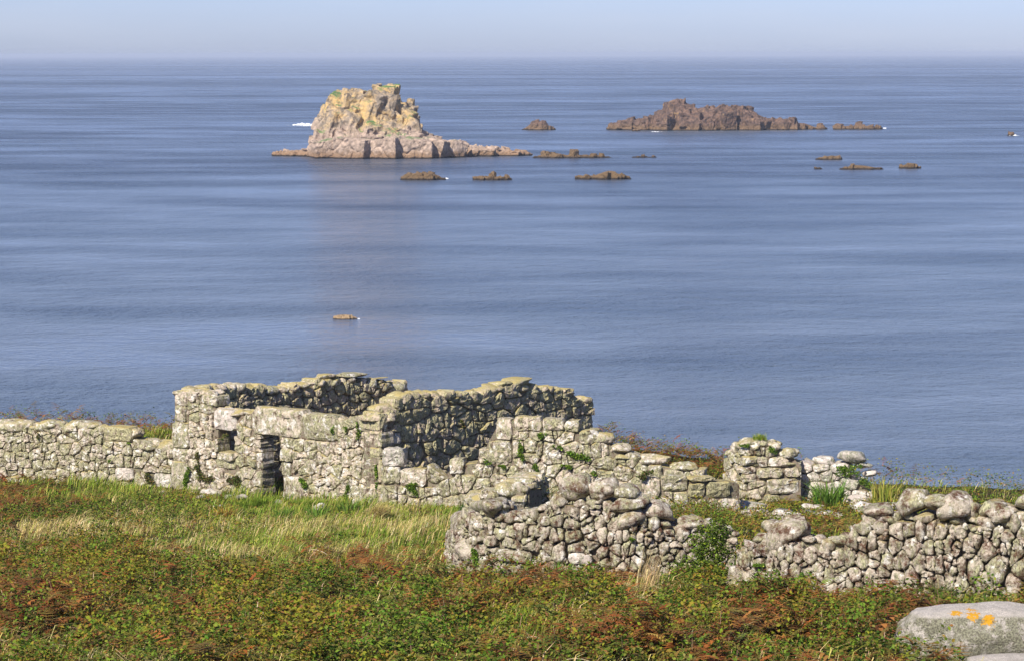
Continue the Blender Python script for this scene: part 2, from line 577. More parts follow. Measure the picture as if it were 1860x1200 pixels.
sea_rock('rock_island', 'tall craggy islet with ochre lichen and a pale rocky shelf', 
         [(498, 284), (510, 277), (540, 272), (556, 270), (566, 255), (572, 243), (578, 215), (590, 187), (618, 175), (640, 160), (655, 157), (668, 163), (678, 149), (684, 149), (690, 156), (708, 155), (718, 168), (724, 192), (734, 184), (740, 176), (752, 190), (758, 215), (764, 232), (778, 238), (800, 250), (840, 254), (848, 262), (862, 263), (905, 268), (945, 277), (966, 285)],
         287, 34, 4.4, 360, 20, 0.28, M_STACK,
         extra=[(576, 190, 622, 246, 4, 20), (596, 172, 640, 215, 3, 25), (618, 160, 656, 200, 1, 15), (648, 165, 700, 236, 5, 28), (676, 152, 692, 170, -1, 5), (692, 156, 722, 200, 1, 8), (700, 178, 726, 236, 4, 12),
                (686, 195, 712, 240, 7, 30), (728, 182, 744, 236, 0, -4), (740, 178, 752, 196, -1, 0), (744, 192, 758, 212, 0, 4), (746, 208, 764, 232, 1, 0),
                (560, 250, 625, 289, 19, 0), (600, 247, 680, 292, 22, 5), (665, 250, 735, 292, 23, -4), (720, 252, 790, 292, 22, 8), (770, 250, 815, 290, 19, 14), (806, 256, 850, 289, 15, 10), (640, 244, 720, 262, 14, 4), (700, 244, 770, 262, 14, -3), (850, 268, 905, 288, 8, 4), (900, 274, 950, 289, 6, 3), (560, 262, 590, 286, 9, 0), (548, 270, 560, 286, 6, 20)],
         seed=11, cat='islet')
sea_rock('rock_island', 'broad dark brown islet, low and ragged, with a square hump', 
         [(1108, 231), (1112, 222), (1140, 216), (1175, 212), (1192, 208), (1198, 198), (1215, 190), (1222, 181), (1246, 182), (1255, 190), (1275, 196), (1290, 192), (1310, 191), (1335, 190), (1360, 190), (1366, 196), (1376, 206), (1395, 213), (1440, 215), (1446, 222), (1468, 226), (1478, 230), (1500, 236)],
         238, 34, 4.4, 330, -10, 0.36, M_REEF,
         extra=[(1200, 186, 1252, 234, 4, 12), (1222, 181, 1246, 200, 0, 0), (1262, 196, 1300, 230, 3, -10), (1300, 192, 1368, 222, 2, 0), (1120, 218, 1190, 234, 6, -4), (1330, 214, 1400, 238, 8, 6), (1400, 216, 1445, 238, 6, -10)],
         seed=23, cat='islet')
sea_rock('sea_rock', 'small knobbly dark rock between the two islets', [(948, 236), (958, 229), (968, 225), (978, 222), (990, 221), (998, 228), (1008, 236)], 237, 9, 2.4, 40, 0, 0.35, M_REEF, seed=31, cat='rock', group='rocks awash in the sea')
sea_rock('sea_rock', 'low ochre-brown reef trailing from the foot of the tall islet', [(966, 287), (980, 281), (1000, 279), (1030, 281), (1070, 283), (1112, 287)], 288, 7, 1.8, 60, 0, 0.3, M_SKERRY, seed=33, group='rocks awash in the sea')
sea_rock('sea_rock', 'long thin dark skerry off the end of the dark islet', [(1513, 234), (1520, 229), (1545, 228), (1575, 228), (1590, 231), (1606, 235)], 236, 8, 2.2, 40, 0, 0.35, M_REEF, seed=35, group='rocks awash in the sea')
sea_rock('sea_rock', 'rounded brown rock in front of the tall islet', [(726, 326), (740, 319), (755, 313), (772, 312), (790, 315), (800, 320), (808, 326)], 328, 6, 1.5, 50, 0, 0.25, M_SKERRY, seed=37, group='rocks awash in the sea')
sea_rock('sea_rock', 'flat brown rock between the rounded rock and the peaked one', [(860, 326), (872, 320), (890, 321), (912, 320), (928, 326)], 328, 5, 1.3, 36, 0, 0.25, M_SKERRY, seed=39, group='rocks awash in the sea')
sea_rock('sea_rock', 'brown rock with a small central peak and a flat left end', [(1044, 324), (1058, 319), (1080, 318), (1094, 312), (1106, 308), (1116, 310), (1126, 318), (1148, 325)], 327, 7, 1.5, 56, 0, 0.25, M_SKERRY, seed=41, group='rocks awash in the sea')
sea_rock('sea_rock', 'tiny flat skerry just below the dark islet', [(1482, 290), (1492, 285), (1508, 284), (1522, 284), (1530, 290)], 291, 4, 1.1, 24, 0, 0.25, M_SKERRY, seed=43, group='rocks awash in the sea')
sea_rock('sea_rock', 'low spread brown reef with a lump in its middle', [(1524, 307), (1540, 302), (1556, 299), (1566, 300), (1584, 303), (1606, 307)], 309, 5, 1.2, 36, 0, 0.25, M_SKERRY, seed=45, group='rocks awash in the sea')
sea_rock('sea_rock', 'small domed brown rock, furthest right of the near reefs', [(1634, 305), (1642, 299), (1652, 296), (1662, 297), (1671, 305)], 307, 5, 1.3, 24, 0, 0.25, M_SKERRY, seed=47, group='rocks awash in the sea')
sea_rock('sea_rock', 'lone small rock in the open water nearest the shore', [(605, 577), (613, 571), (625, 570), (636, 571), (645, 574), (650, 578)], 580, 1.4, 0.42, 30, 0, 0.07, M_LONE, seed=49, group='rocks awash in the sea')
sea_rock('sea_rock', 'hair-thin ledge of rock at the tip of the trailing reef', [(1146, 286), (1158, 284), (1176, 285), (1194, 287)], 287, 3, 0.8, 20, 0, 0.2, M_REEF, seed=51, group='rocks awash in the sea')
sea_rock('sea_rock', 'black speck of rock breaking the water far right', [(1826, 246), (1834, 243), (1841, 243), (1848, 246)], 247, 4, 1.2, 14, 0, 0.3, M_REEF, seed=53, group='rocks awash in the sea')
sea_rock('sea_rock', 'small dark rock at the near foot of the dark islet', [(1147, 237), (1152, 234), (1158, 234), (1163, 238)], 239, 3, 1.0, 14, 0, 0.3, M_REEF, seed=55, group='rocks awash in the sea')
sea_rock('sea_rock', 'tiny brown rock left of the spread reef', [(1478, 307), (1483, 304), (1488, 304), (1493, 308)], 308, 2, 0.6, 12, 0, 0.2, M_SKERRY, seed=57, group='rocks awash in the sea')

# surf where the swell breaks on rocks
m, nt, b = new_mat('foam')
b.inputs['Base Color'].default_value = (0.85, 0.87, 0.88, 1)
b.inputs['Roughness'].default_value = 0.8
M_FOAM = m
bm = bmesh.new()
random.seed(5)
for (u, v, w, hh) in ((552, 228, 36, 6), (560, 229, 20, 7), (540, 284, 14, 3), (660, 288, 22, 1.6), (810, 325, 9, 3), (1597, 234, 16, 3.4), (1608, 234, 7, 5), (1841, 247, 15, 3.2), (1140, 236, 14, 1.6), (1190, 240, 18, 1.0), (652, 579, 5, 0.8)):
    P = at_level(u, v, 0.0)
    k = P[1] / F0
    for j in range(26):
        a = random.gauss(0, 0.25)
        c0 = P + np.array((a * w * k, random.uniform(-1, 1) * w * k * 0.15, 0))
        r = w * k * random.uniform(0.04, 0.12)
        mt = Matrix.Translation(c0) @ Matrix.Diagonal((r * 1.6, r, min(hh * k * random.uniform(0.25, 1.0) * (1 - min(1, abs(a) * 1.3)), r * 2) + 0.02, 1))
        bmesh.ops.create_icosphere(bm, subdivisions=1, radius=1.0, matrix=mt)
me = bpy.data.meshes.new('surf'); bm.to_mesh(me); bm.free()
me.materials.append(M_FOAM)
tag(link('surf', me), 'white surf breaking round the sea rocks', None, None, 'stuff')
#@@SPLIT@@
# ------------------------------------------------------------------ stonework
def clip_half(poly, px, pz, nx_, nz_):
    """keep the side of the line through p where (q-p).n <= 0"""
    out = []
    n = len(poly)
    for i in range(n):
        a = poly[i]; b_ = poly[(i + 1) % n]
        da = (a[0] - px) * nx_ + (a[1] - pz) * nz_
        db = (b_[0] - px) * nx_ + (b_[1] - pz) * nz_
        if da <= 0: out.append(a)
        if (da < 0 < db) or (db < 0 < da):
            t = da / (da - db)
            out.append((a[0] + (b_[0] - a[0]) * t, a[1] + (b_[1] - a[1]) * t))
    return out


def radial(poly, n, rnd):
    """centre, half size and n points round a convex polygon, its corners cut back by rnd"""
    A = 0; cx = cz = 0
    for i in range(len(poly)):
        x0, y0 = poly[i]; x1, y1 = poly[(i + 1) % len(poly)]
        k = x0 * y1 - x1 * y0
        A += k; cx += (x0 + x1) * k; cz += (y0 + y1) * k
    if abs(A) < 1e-6: return None
    cx /= 3 * A; cz /= 3 * A
    w = (max(p[0] for p in poly) - min(p[0] for p in poly)) / 2
    h = (max(p[1] for p in poly) - min(p[1] for p in poly)) / 2
    q = [(x - cx, z - cz) for x, z in poly]
    cut = 0.06 + 0.22 * rnd
    for _ in range(2 if rnd > 0.4 else 1):
        r_ = []
        for i in range(len(q)):
            x0, z0 = q[i]; x1, z1 = q[(i + 1) % len(q)]
            c_ = cut * random.uniform(0.6, 1.3)
            r_ += [(x0 + (x1 - x0) * c_, z0 + (z1 - z0) * c_), (x1 + (x0 - x1) * c_, z1 + (z0 - z1) * c_)]
        q = r_
    # n points by length along the outline
    ln = [math.hypot(q[(i + 1) % len(q)][0] - q[i][0], q[(i + 1) % len(q)][1] - q[i][1]) for i in range(len(q))]
    tot = sum(ln)
    pts = []; i = 0; acc = 0.0
    for k in range(n):
        t = tot * k / n
        while i < len(q) - 1 and acc + ln[i] < t:
            acc += ln[i]; i += 1
        f = (t - acc) / max(ln[i], 1e-9)
        x0, z0 = q[i]; x1, z1 = q[(i + 1) % len(q)]
        pts.append((x0 + (x1 - x0) * f, z0 + (z1 - z0) * f))
    return cx, cz, w, h, pts


STONE_N = 16
BUMP_OFF = [0.0]
SMOOTH = [False]


def stone_mesh(pts, w, h, front, depth, lump, sq, mat, dirs):
    """a stone: outline pts, face bulging to 'front', running back 'depth' into the wall; dirs = (tangent, normal)"""
    t, n_ = dirs
    BUMP_OFF[0] += 7.31
    off = BUMP_OFF[0]
    r = min(w, h)
    bev = min(r * (0.60 - 0.5 * sq), 0.12)
    tx, tz = random.gauss(0, 0.07), random.gauss(0, 0.09)
    rings = ((0.94, -depth), (1.0, -bev * 1.2), (0.93, -bev * 0.40), (0.72, -bev * 0.10), (0.38, 0.0))
    V = []
    for sc_, o in rings:
        for (x, z) in pts:
            V.append((x * sc_, o + front + (x * sc_) * tx + (z * sc_) * tz * (1 if o > -depth else 0), z * sc_))
    V.append((0, front + 0.004, 0))
    out = []
    for (x, o, z) in V:
        p = Vector((x, o, z))
        q = Vector((x * 5 + off, o * 5, z * 5 - off))
        q2 = q * 3.1
        dsp = mnoise.noise(q) * lump * 1.3 + mnoise.noise(q2) * lump * 0.9
        rad = Vector((x, 0, z))
        if rad.length > 1e-5: rad.normalize()
        p += rad * dsp * 0.8
        if o > front - depth * 0.7: p.y += mnoise.noise(q2 * 1.3 + Vector((9, 9, 9))) * lump * 1.2 + mnoise.noise(q * 1.1 + Vector((5, 1, 7))) * lump * 1.2
        out.append((t.x * p.x + n_.x * p.y, t.y * p.x + n_.y * p.y, p.z))
    Fc = []
    N = STONE_N
    for k in range(len(rings) - 1):
        for i in range(N):
            j = (i + 1) % N
            Fc.append((k * N + i, k * N + j, (k + 1) * N + j, (k + 1) * N + i))
    c_ = len(rings) * N
    k = (len(rings) - 1) * N
    for i in range(N):
        Fc.append((k + i, k + (i + 1) % N, c_))
    Fc.append(tuple(range(N - 1, -1, -1)))
    return mesh_from('stone', out, Fc, mat, SMOOTH[0])


# rounded loose boulders, a dozen shapes shared by every cap stone
BOULDERS = {}


def boulder_variants(mat, n=10, block=0.55, lump=0.20, sub=3):
    key = (mat.name, block)
    if key in BOULDERS: return BOULDERS[key]
    res = []
    for k in range(n):
        bm = bmesh.new()
        bmesh.ops.create_icosphere(bm, subdivisions=sub, radius=1.0)
        sh = Vector((k * 5.3 + 1, k * 2.1, k * 3.7))
        planes = [Vector((random.gauss(0, 1), random.gauss(0, 1), random.gauss(0, 1))).normalized() for _ in range(8)]
        for v in bm.verts:
            p = v.co.copy()
            e = 2.0 / (1 + block * 1.6)
            q = Vector([math.copysign(abs(c) ** e, c) for c in p])
            mlen = max(abs(c) for c in p)
            q = p.lerp(p / max(mlen, 1e-6), block * 0.55)
            for pl in planes:
                dd = q.dot(pl) - 0.74
                if dd > 0: q -= pl * dd * 0.85
            q *= 1 + lump * mnoise.noise(p * 1.3 + sh) + lump * 0.5 * mnoise.noise(p * 3.0 + sh) + lump * 0.25 * mnoise.noise(p * 7.0 + sh)
            v.co = q
        me = bpy.data.meshes.new('cap_stone')
        bm.to_mesh(me); bm.free()
        me.polygons.foreach_set('use_smooth', [True] * len(me.polygons))
        me.materials.append(mat)
        res.append(me)
    BOULDERS[key] = res
    return res


ALL_WALLS = []


class Wall:
    def __init__(self, path, thick, top, mat, ch=0.32, cw=0.38, jit=0.3, sq=0.5, gap=0.012, lump=0.02, rnd=0.3, aspect_var=0.35,
                 openings=(), blocks=(), caps=(), base_drop=0.15, pts=None, skew=0.0, autocap=True, cap_size=0.22, cap_mat=None, name='stone', stones_to=None, core_in=0.10, big=0.08, deep=False, split=0.22):
        self.P = [Vector((p[0], p[1])) for p in (pts if pts else [ground_at(u, d)[:2] for u, d in path])]
        self.thick = thick; self.mat = mat
        self.cum = [0.0]
        for a, b_ in zip(self.P, self.P[1:]):
            self.cum.append(self.cum[-1] + (b_ - a).length)
        self.L = self.cum[-1]
        tp = sorted([self.pix(u, v) for u, v in top])
        self.ts = np.array([p[0] for p in tp]); self.tz = np.array([p[1] for p in tp])
        self.args = dict(ch=ch, cw=cw, jit=jit, sq=sq, gap=gap, lump=lump, rnd=rnd, av=aspect_var, skew=skew, big=big, deep=deep, split=split)
        self.openings = [self.rect(*o) for o in openings]
        self.blocks = [(self.rect(*bk[:4]), bk[4] if len(bk) > 4 else 'stone', bk[5] if len(bk) > 5 else None) for bk in blocks]
        self.caps = caps; self.base_drop = base_drop
        self.autocap = autocap; self.cap_size = cap_size; self.cap_mat = cap_mat or mat
        self.core_in = core_in
        self.hidden_below = 5000
        ALL_WALLS.append(self)

    def seg(self, s):
        for i in range(len(self.P) - 1):
            if s <= self.cum[i + 1] or i == len(self.P) - 2:
                a, b_ = self.P[i], self.P[i + 1]
                t = (b_ - a).normalized()
                return a + t * (s - self.cum[i]), t, Vector((t.y, -t.x))

    def pix(self, u, v):
        r = ray(u, v)
        best = None
        for i in range(len(self.P) - 1):
            a, b_ = self.P[i], self.P[i + 1]
            e = b_ - a
            det = r[0] * (-e.y) + e.x * r[1]
            if abs(det) < 1e-9: continue
            k = (a.x * (-e.y) + e.x * a.y) / det
            q = (r[0] * a.y - r[1] * a.x) / det
            err = 0 if 0 <= q <= 1 else min(abs(q), abs(q - 1)) * e.length
            if k <= 0: continue
            if best is None or err < best[0]:
                best = (err, self.cum[i] + q * e.length, CAM_Z + k * r[2])
        return best[1], best[2]

    def rect(self, u0, v0, u1, v1):
        a = self.pix(u0, v1); b_ = self.pix(u1, v0)
        return (a[0], a[1], b_[0], b_[1])

    def top(self, s):
        return float(np.interp(s, self.ts, self.tz))

    def base(self, s):
        p, t, n_ = self.seg(min(max(s, 0), self.L))
        return min(gz(p.x, p.y), gz(p.x + n_.x * 0.3, p.y + n_.y * 0.3)) - self.base_drop

    # -------- solid heart of the wall, with its openings left open
    def core(self, parent, org, name='wall'):
        cuts = set([0.0, self.L])
        k = int(self.L / 0.35) + 1
        for i in range(k + 1): cuts.add(self.L * i / k)
        for (s0, z0, s1, z1) in self.openings:
            cuts.add(s0 - 0.07); cuts.add(s1 + 0.07)
        for c_ in self.cum: cuts.add(c_)
        cuts = sorted(c_ for c_ in cuts if 0 <= c_ <= self.L)
        V = []; Fc = []
        for a, b_ in zip(cuts, cuts[1:]):
            if b_ - a < 1e-4: continue
            mid = (a + b_) / 2
            i0 = max(i for i in range(len(self.cum) - 1) if self.cum[i] <= mid)
            A, B = self.P[i0], self.P[i0 + 1]
            t = (B - A).normalized(); n_ = Vector((t.y, -t.x))
            pa = A + t * (a - self.cum[i0]); pb = A + t * (b_ - self.cum[i0])
            za, zb = self.top(a) - 0.16, self.top(b_) - 0.16
            g = min(self.base(a), self.base(b_)) - 0.3
            spans = [(g, None)]
            for (s0, z0, s1, z1) in self.openings:
                if s0 - 0.07 <= mid <= s1 + 0.07:
                    spans = []
                    if z0 - 0.05 > g + 0.05: spans.append((g, z0 - 0.05))
                    spans.append((z1 + 0.07, None))
            for lo, hi in spans:
                ha, hb = (za, zb) if hi is None else (hi, hi)
                if ha - lo < 0.05 or hb - lo < 0.05: continue
                j = len(V)
                fi, bi = -self.core_in, -self.thick + 0.05
                for (p, hh) in ((pa, ha), (pb, hb)):
                    for o in (fi, bi):
                        q = p + n_ * o
                        wob = (mnoise.noise(Vector((q.x * 2, q.y * 2, 1.3)))) * 0.07
                        V.append((q.x - org.x, q.y - org.y, lo - org.z)); V.append((q.x - org.x, q.y - org.y, hh + wob - org.z))
                Fc += [(j, j + 1, j + 5, j + 4), (j + 2, j + 6, j + 7, j + 3), (j + 1, j + 3, j + 7, j + 5), (j, j + 2, j + 3, j + 1), (j + 4, j + 5, j + 7, j + 6), (j, j + 4, j + 6, j + 2)]
        me = mesh_from(name, V, Fc, M_CORE, False)
        return link(name, me, parent)

    def cells(self):
        A = self.args
        ch, cw, jit = A['ch'], A['cw'], A['jit']
        zlo = min(self.base(self.L * i / 20) for i in range(21))
        zhi = float(self.tz.max()) + ch * 2
        seeds = []
        z = zlo - ch
        row = 0
        while z < zhi:
            hrow = ch * random.uniform(0.78, 1.25)
            s = -1.0 - random.random() * cw
            rw = cw * random.uniform(0.85, 1.2)
            while s < self.L + 1.0:
                w = rw * max(0.45, random.lognormvariate(0, A['av']))
                sc_ = s + w / 2
                wave = 0.10 * mnoise.noise(Vector((sc_ * 0.5, z * 0.2, 4.0))) + A['skew'] * sc_
                seeds.append((sc_ + random.gauss(0, jit * cw * 0.15), z + hrow / 2 + wave + random.gauss(0, jit * hrow * 0.3), w, hrow))
                if random.random() < A['big']: s += w * 0.8
                s += w
            z += hrow; row += 1
        rects = list(self.openings) + [bk[0] for bk in self.blocks]
        seeds = [q for q in seeds if -0.02 <= q[0] <= self.L + 0.02 and not any(r[0] - 0.02 < q[0] < r[2] + 0.02 and r[1] - 0.02 < q[1] < r[3] + 0.02 for r in rects)]
        S = np.array(seeds)
        keep = []
        for i, (s, z, w, h) in enumerate(seeds):
            if not (-0.02 <= s <= self.L + 0.02): continue
            if z > self.top(s) - 0.28 * h: continue
            if z < self.base(s) - h * 0.2: continue
            if any(r[0] - 0.03 < s < r[2] + 0.03 and r[1] - 0.03 < z < r[3] + 0.03 for r in rects): continue
            keep.append(i)
        an = ch / cw
        out = []
        for i in keep:
            s, z, w, h = seeds[i]
            R = 1.1 * max(w, h)
            e0, e1 = -0.04 + random.uniform(-0.04, 0.02), self.L + 0.04 + random.uniform(-0.02, 0.04)
            poly = [(s - w * 1.3, z - h * 1.2), (s + w * 1.3, z - h * 1.2), (s + w * 1.3, z + h * 1.2), (s - w * 1.3, z + h * 1.2)]
            poly = clip_half(clip_half(poly, e0, 0, -1, 0), e1, 0, 1, 0)
            dx = (S[:, 0] - s) * an; dz = S[:, 1] - z
            dd = dx * dx + dz * dz
            order = np.argsort(dd)[1:16]
            for j in order:
                mx, mz = (S[j, 0] + s) / 2, (S[j, 1] + z) / 2
                poly = clip_half(poly, mx, mz, (S[j, 0] - s) * an * an, S[j, 1] - z)
                if len(poly) < 3: break
            if len(poly) < 3: continue
            open_adj = False
            for ri, r in enumerate(rects):
                xs_ = [p[0] for p in poly]; zs_ = [p[1] for p in poly]
                if max(xs_) > r[0] and min(xs_) < r[2] and max(zs_) > r[1] and min(zs_) < r[3]:
                    m_ = [(r[0] - s, (r[0], 0, 1, 0)), (s - r[2], (r[2], 0, -1, 0)), (r[1] - z, (0, r[1], 0, 1)), (z - r[3], (0, r[3], 0, -1))]
                    g, (a, b_, c_, e_) = max(m_, key=lambda q: q[0])
                    poly = clip_half(poly, a, b_, c_, e_)
                    if len(poly) < 3: break
                    if ri < len(self.openings): open_adj = True
            if len(poly) < 3: continue
            pieces = [poly]
            for _ in range(2):
                nxt = []
                for pc in pieces:
                    xs_ = [p[0] for p in pc]; zs_ = [p[1] for p in pc]
                    ww, hh = max(xs_) - min(xs_), max(zs_) - min(zs_)
                    if random.random() < A['split'] and ww * hh > 0.5 * ch * cw:
                        mx, mz = sum(xs_) / len(xs_), sum(zs_) / len(zs_)
                        a_ = random.gauss(0, 0.25) + (math.pi / 2 if hh > ww * random.uniform(0.6, 1.4) else 0)
                        mx += random.uniform(-0.22, 0.22) * ww; mz += random.uniform(-0.22, 0.22) * hh
                        p1 = clip_half(pc, mx, mz, math.cos(a_), math.sin(a_)); p2 = clip_half(pc, mx, mz, -math.cos(a_), -math.sin(a_))
                        nxt += [q for q in (p1, p2) if len(q) >= 3]
                    else:
                        nxt.append(pc)
                pieces = nxt
            for pc in pieces: out.append((pc, open_adj))
        return out

    def make_stone(self, poly, parent, org, depth, name='stone', mat=None, sq=None, lump=None, proud=0.0, sink=True):
        A = self.args
        R = radial(poly, STONE_N, A['rnd'])
        if R is None: return None
        cx, cz, w, h, pts = R
        if w < 0.03 or h < 0.03: return None
        g = A['gap']
        fx, fz = max(0.5, 1 - g / w), max(0.5, 1 - g / h)
        pts = [(x * fx, z * fz) for x, z in pts]
        p, t, n_ = self.seg(min(max(cx, 0), self.L))
        front = random.gauss(0.0, 0.022) + proud
        SMOOTH[0] = A['rnd'] > 0.25
        me = stone_mesh(pts, w, h, front, depth, A['lump'] if lump is None else lump, A['sq'] if sq is None else sq, mat or self.mat, (t, n_))
        return link(name, me, parent, (p.x - org.x, p.y - org.y, cz - org.z))

    def build(self, parent, org, core_name='wall'):
        core = self.core_ob = self.core(parent, org, core_name)
        depth = min(0.42, self.thick * 0.6)
        n = 0
        for (r, nm, mt) in self.blocks:
            poly = [(r[0], r[1]), (r[2], r[1]), (r[2], r[3]), (r[0], r[3])]
            self.make_stone(poly, core, org, self.thick * 0.8, nm, mt, sq=0.66, lump=0.034, proud=0.02)
            n += 1
        for poly, adj in self.cells():
            zc = max(p[1] for p in poly); sc_ = poly[0][0]
            dp = self.thick * 0.92 if (adj or self.args['deep'] or zc > self.top(min(max(sc_, 0), self.L)) - 0.2) else depth
            if self.make_stone(poly, core, org, dp): n += 1
        bl = boulder_variants(self.cap_mat)
        # stones laid over the top
        if self.autocap:
            s = 0.1
            while s < self.L - 0.05:
                sz = self.cap_size * random.uniform(0.65, 1.3)
                for o in ((-self.thick * 0.72, -self.thick * 0.35) if self.thick > 0.55 else (-self.thick * 0.5,)):
                    ss = s + random.uniform(-0.1, 0.1)
                    ss = min(max(ss, 0.05), self.L - 0.05)
                    p, t, n_ = self.seg(ss)
                    q = p + n_ * (o + random.uniform(-0.07, 0.07))
                    hz = sz * random.uniform(0.4, 0.62)
                    ob = link('stone', random.choice(bl), core, (q.x - org.x, q.y - org.y, self.top(ss) - 0.55 * hz - 0.03 - org.z))
                    ob.rotation_euler = (random.gauss(0, 0.12), random.gauss(0, 0.12), math.atan2(t.y, t.x) + random.gauss(0, 0.3) + random.choice((0, math.pi)))
                    ob.scale = (sz, min(sz * random.uniform(0.8, 1.1), self.thick * 0.42), hz)
                    n += 1
                s += sz * 1.75
        for cp in self.caps:
            u0, v0, u1, v1 = cp[:4]
            rot = cp[4] if len(cp) > 4 else 0.0
            r = self.rect(u0, v0, u1, v1)
            ss = min(max((r[0] + r[2]) / 2, 0), self.L)
            p, t, n_ = self.seg(ss)
            q = p - n_ * (self.thick * 0.42)
            w, h = abs(r[2] - r[0]) / 2, abs(r[3] - r[1]) / 2
            ob = link('cap_stone', random.choice(bl), core, (q.x - org.x, q.y - org.y, (r[1] + r[3]) / 2 - org.z))
            ob.rotation_euler = (random.gauss(0, 0.1), math.radians(rot), math.atan2(t.y, t.x))
            k = 1.12
            ob.scale = (w * k, max(min(self.thick * 0.5, w * 1.1), 0.14), h * k)
            n += 1
        return n


def chinking(w, root, org, n):
    """small stones wedged into the joints of a wall"""
    bm = bmesh.new()
    for _ in range(n):
        s_ = random.uniform(0, w.L)
        z_ = random.uniform(w.base(s_), w.top(s_) - 0.15)
        p, t, n_ = w.seg(s_)
        q = p - n_ * random.uniform(0.02, 0.09)
        r = random.uniform(0.035, 0.08)
        mt = Matrix.Translation((q.x - org.x, q.y - org.y, z_ - org.z)) @ Euler((random.uniform(0, 3), random.uniform(0, 3), random.uniform(0, 3))).to_matrix().to_4x4() @ Matrix.Diagonal((r, r * 0.8, r * 0.6, 1))
        bmesh.ops.create_icosphere(bm, subdivisions=1, radius=1.0, matrix=mt)
    for v in bm.verts:
        v.co += Vector((random.gauss(0, 1), random.gauss(0, 1), random.gauss(0, 1))) * 0.008
    me = bpy.data.meshes.new('chinking'); bm.to_mesh(me); bm.free()
    me.materials.append(w.mat)
    tag(link('chinking', me, root), None, None, None, 'stuff')


def wall_thing(name, label, cat, walls, group=None):
    w0 = walls[0]
    p, t, n_ = w0.seg(w0.L / 2)
    org = Vector((p.x, p.y, gz(p.x, p.y)))
    o = thing(name, label, cat, org, group)
    o['kind'] = 'thing'
    for w in walls:
        w.build(o, org)
        if w.args['rnd'] > 0.25: chinking(w, o, org, int(w.L * 75))
    stones = [c for p in o.children for c in p.children if c.name.split('.')[0] == 'stone']
    if len(stones) > 290:
        bpy.context.view_layer.update()
        limit = {w.core_ob.name: w.hidden_below for w in walls}

        def area(c):
            d = c.dimensions
            u_, v_ = project(np.array(c.matrix_world.translation))
            lim = limit[c.parent.name]
            return max(d.x, d.y) * d.z * (0.01 if v_ > lim else 1.0)
        stones.sort(key=area)
        rest = stones[:len(stones) - 290]
        bm = bmesh.new()
        mats = []
        for c in rest:
            m_ = c.data.materials[0]
            if m_ not in mats: mats.append(m_)
            k0 = len(bm.faces)
            tmp = c.data.copy(); tmp.transform(c.matrix_basis)
            bm.from_mesh(tmp); bm.faces.ensure_lookup_table()
            for f in bm.faces[k0:]: f.material_index = mats.index(m_)
            bpy.data.meshes.remove(tmp)
        me = bpy.data.meshes.new('rubble'); bm.to_mesh(me); bm.free()
        for m_ in mats: me.materials.append(m_)
        for c in rest: bpy.data.objects.remove(c)
        tag(link('rubble', me, o), None, None, None, 'stuff')
    print('STONES', name, len(stones))
    return o


random.seed(21)
# ---- roofless cottage
LC = ground_at(316, 96.6); NC = ground_at(692, 91.0)
dirv = Vector((NC[0] - LC[0], NC[1] - LC[1])).normalized()
perp = Vector((-dirv.y, dirv.x))
L2, N2 = Vector(LC[:2]), Vector(NC[:2])
F2 = N2 + perp * 11.4
B2 = L2 + perp * 11.4
TH = 0.75
front = Wall(None, TH, [(314, 712), (334, 706), (384, 712), (388, 742), (430, 746), (470, 746), (545, 752), (560, 757), (612, 760), (650, 757), (692, 752)], M_RUIN, pts=[L2, N2],
             ch=0.33, cw=0.38, jit=0.6, sq=0.62, gap=0.007, lump=0.034, rnd=0.05, aspect_var=0.45, split=0.3,
             openings=[(396, 780, 424, 822), (474, 788, 508, 912)],
             blocks=[(385, 745, 428, 779, 'lintel', M_PALE), (454, 745, 549, 787, 'lintel'), (549, 755, 612, 797, 'lintel'), (316, 709, 338, 735), (316, 736, 336, 765), (312, 766, 342, 812),
                     (312, 814, 340, 836), (312, 838, 338, 888), (390, 795, 396, 820), (463, 822, 474, 850), (509, 865, 548, 912), (508, 815, 530, 836), (508, 838, 526, 864), (648, 756, 692, 782), (680, 783, 694, 812),
                     (392, 823, 425, 834), (390, 835, 426, 848)])
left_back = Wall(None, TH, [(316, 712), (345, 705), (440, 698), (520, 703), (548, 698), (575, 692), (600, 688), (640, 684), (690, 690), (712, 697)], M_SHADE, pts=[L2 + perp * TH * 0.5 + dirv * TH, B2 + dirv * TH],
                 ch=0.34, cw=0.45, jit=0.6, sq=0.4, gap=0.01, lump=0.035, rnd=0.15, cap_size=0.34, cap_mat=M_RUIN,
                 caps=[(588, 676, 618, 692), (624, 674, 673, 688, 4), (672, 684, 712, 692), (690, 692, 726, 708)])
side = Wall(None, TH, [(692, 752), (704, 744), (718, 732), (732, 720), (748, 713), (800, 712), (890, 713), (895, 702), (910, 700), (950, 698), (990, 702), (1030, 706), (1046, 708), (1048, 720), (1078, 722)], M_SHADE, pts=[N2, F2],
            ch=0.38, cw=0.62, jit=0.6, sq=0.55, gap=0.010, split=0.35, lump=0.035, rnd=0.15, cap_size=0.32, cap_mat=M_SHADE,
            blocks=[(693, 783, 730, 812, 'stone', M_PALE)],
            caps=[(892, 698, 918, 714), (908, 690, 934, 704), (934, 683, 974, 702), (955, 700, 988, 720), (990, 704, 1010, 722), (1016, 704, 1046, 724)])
BF = Wall(None, TH, [(720, 738), (1080, 742)], M_RUIN, pts=[B2 + dirv * TH, F2 - dirv * 0.9 - perp * 0.3], ch=0.4, cw=0.6, autocap=False)
BF.hidden_below = 0; left_back.hidden_below = 760; side.hidden_below = 838      # rows below which nearer walls hide them
cot = wall_thing('ruined_cottage', 'roofless rectangular stone cottage with a doorway and a small window', 'ruin', [front, left_back, side, BF])

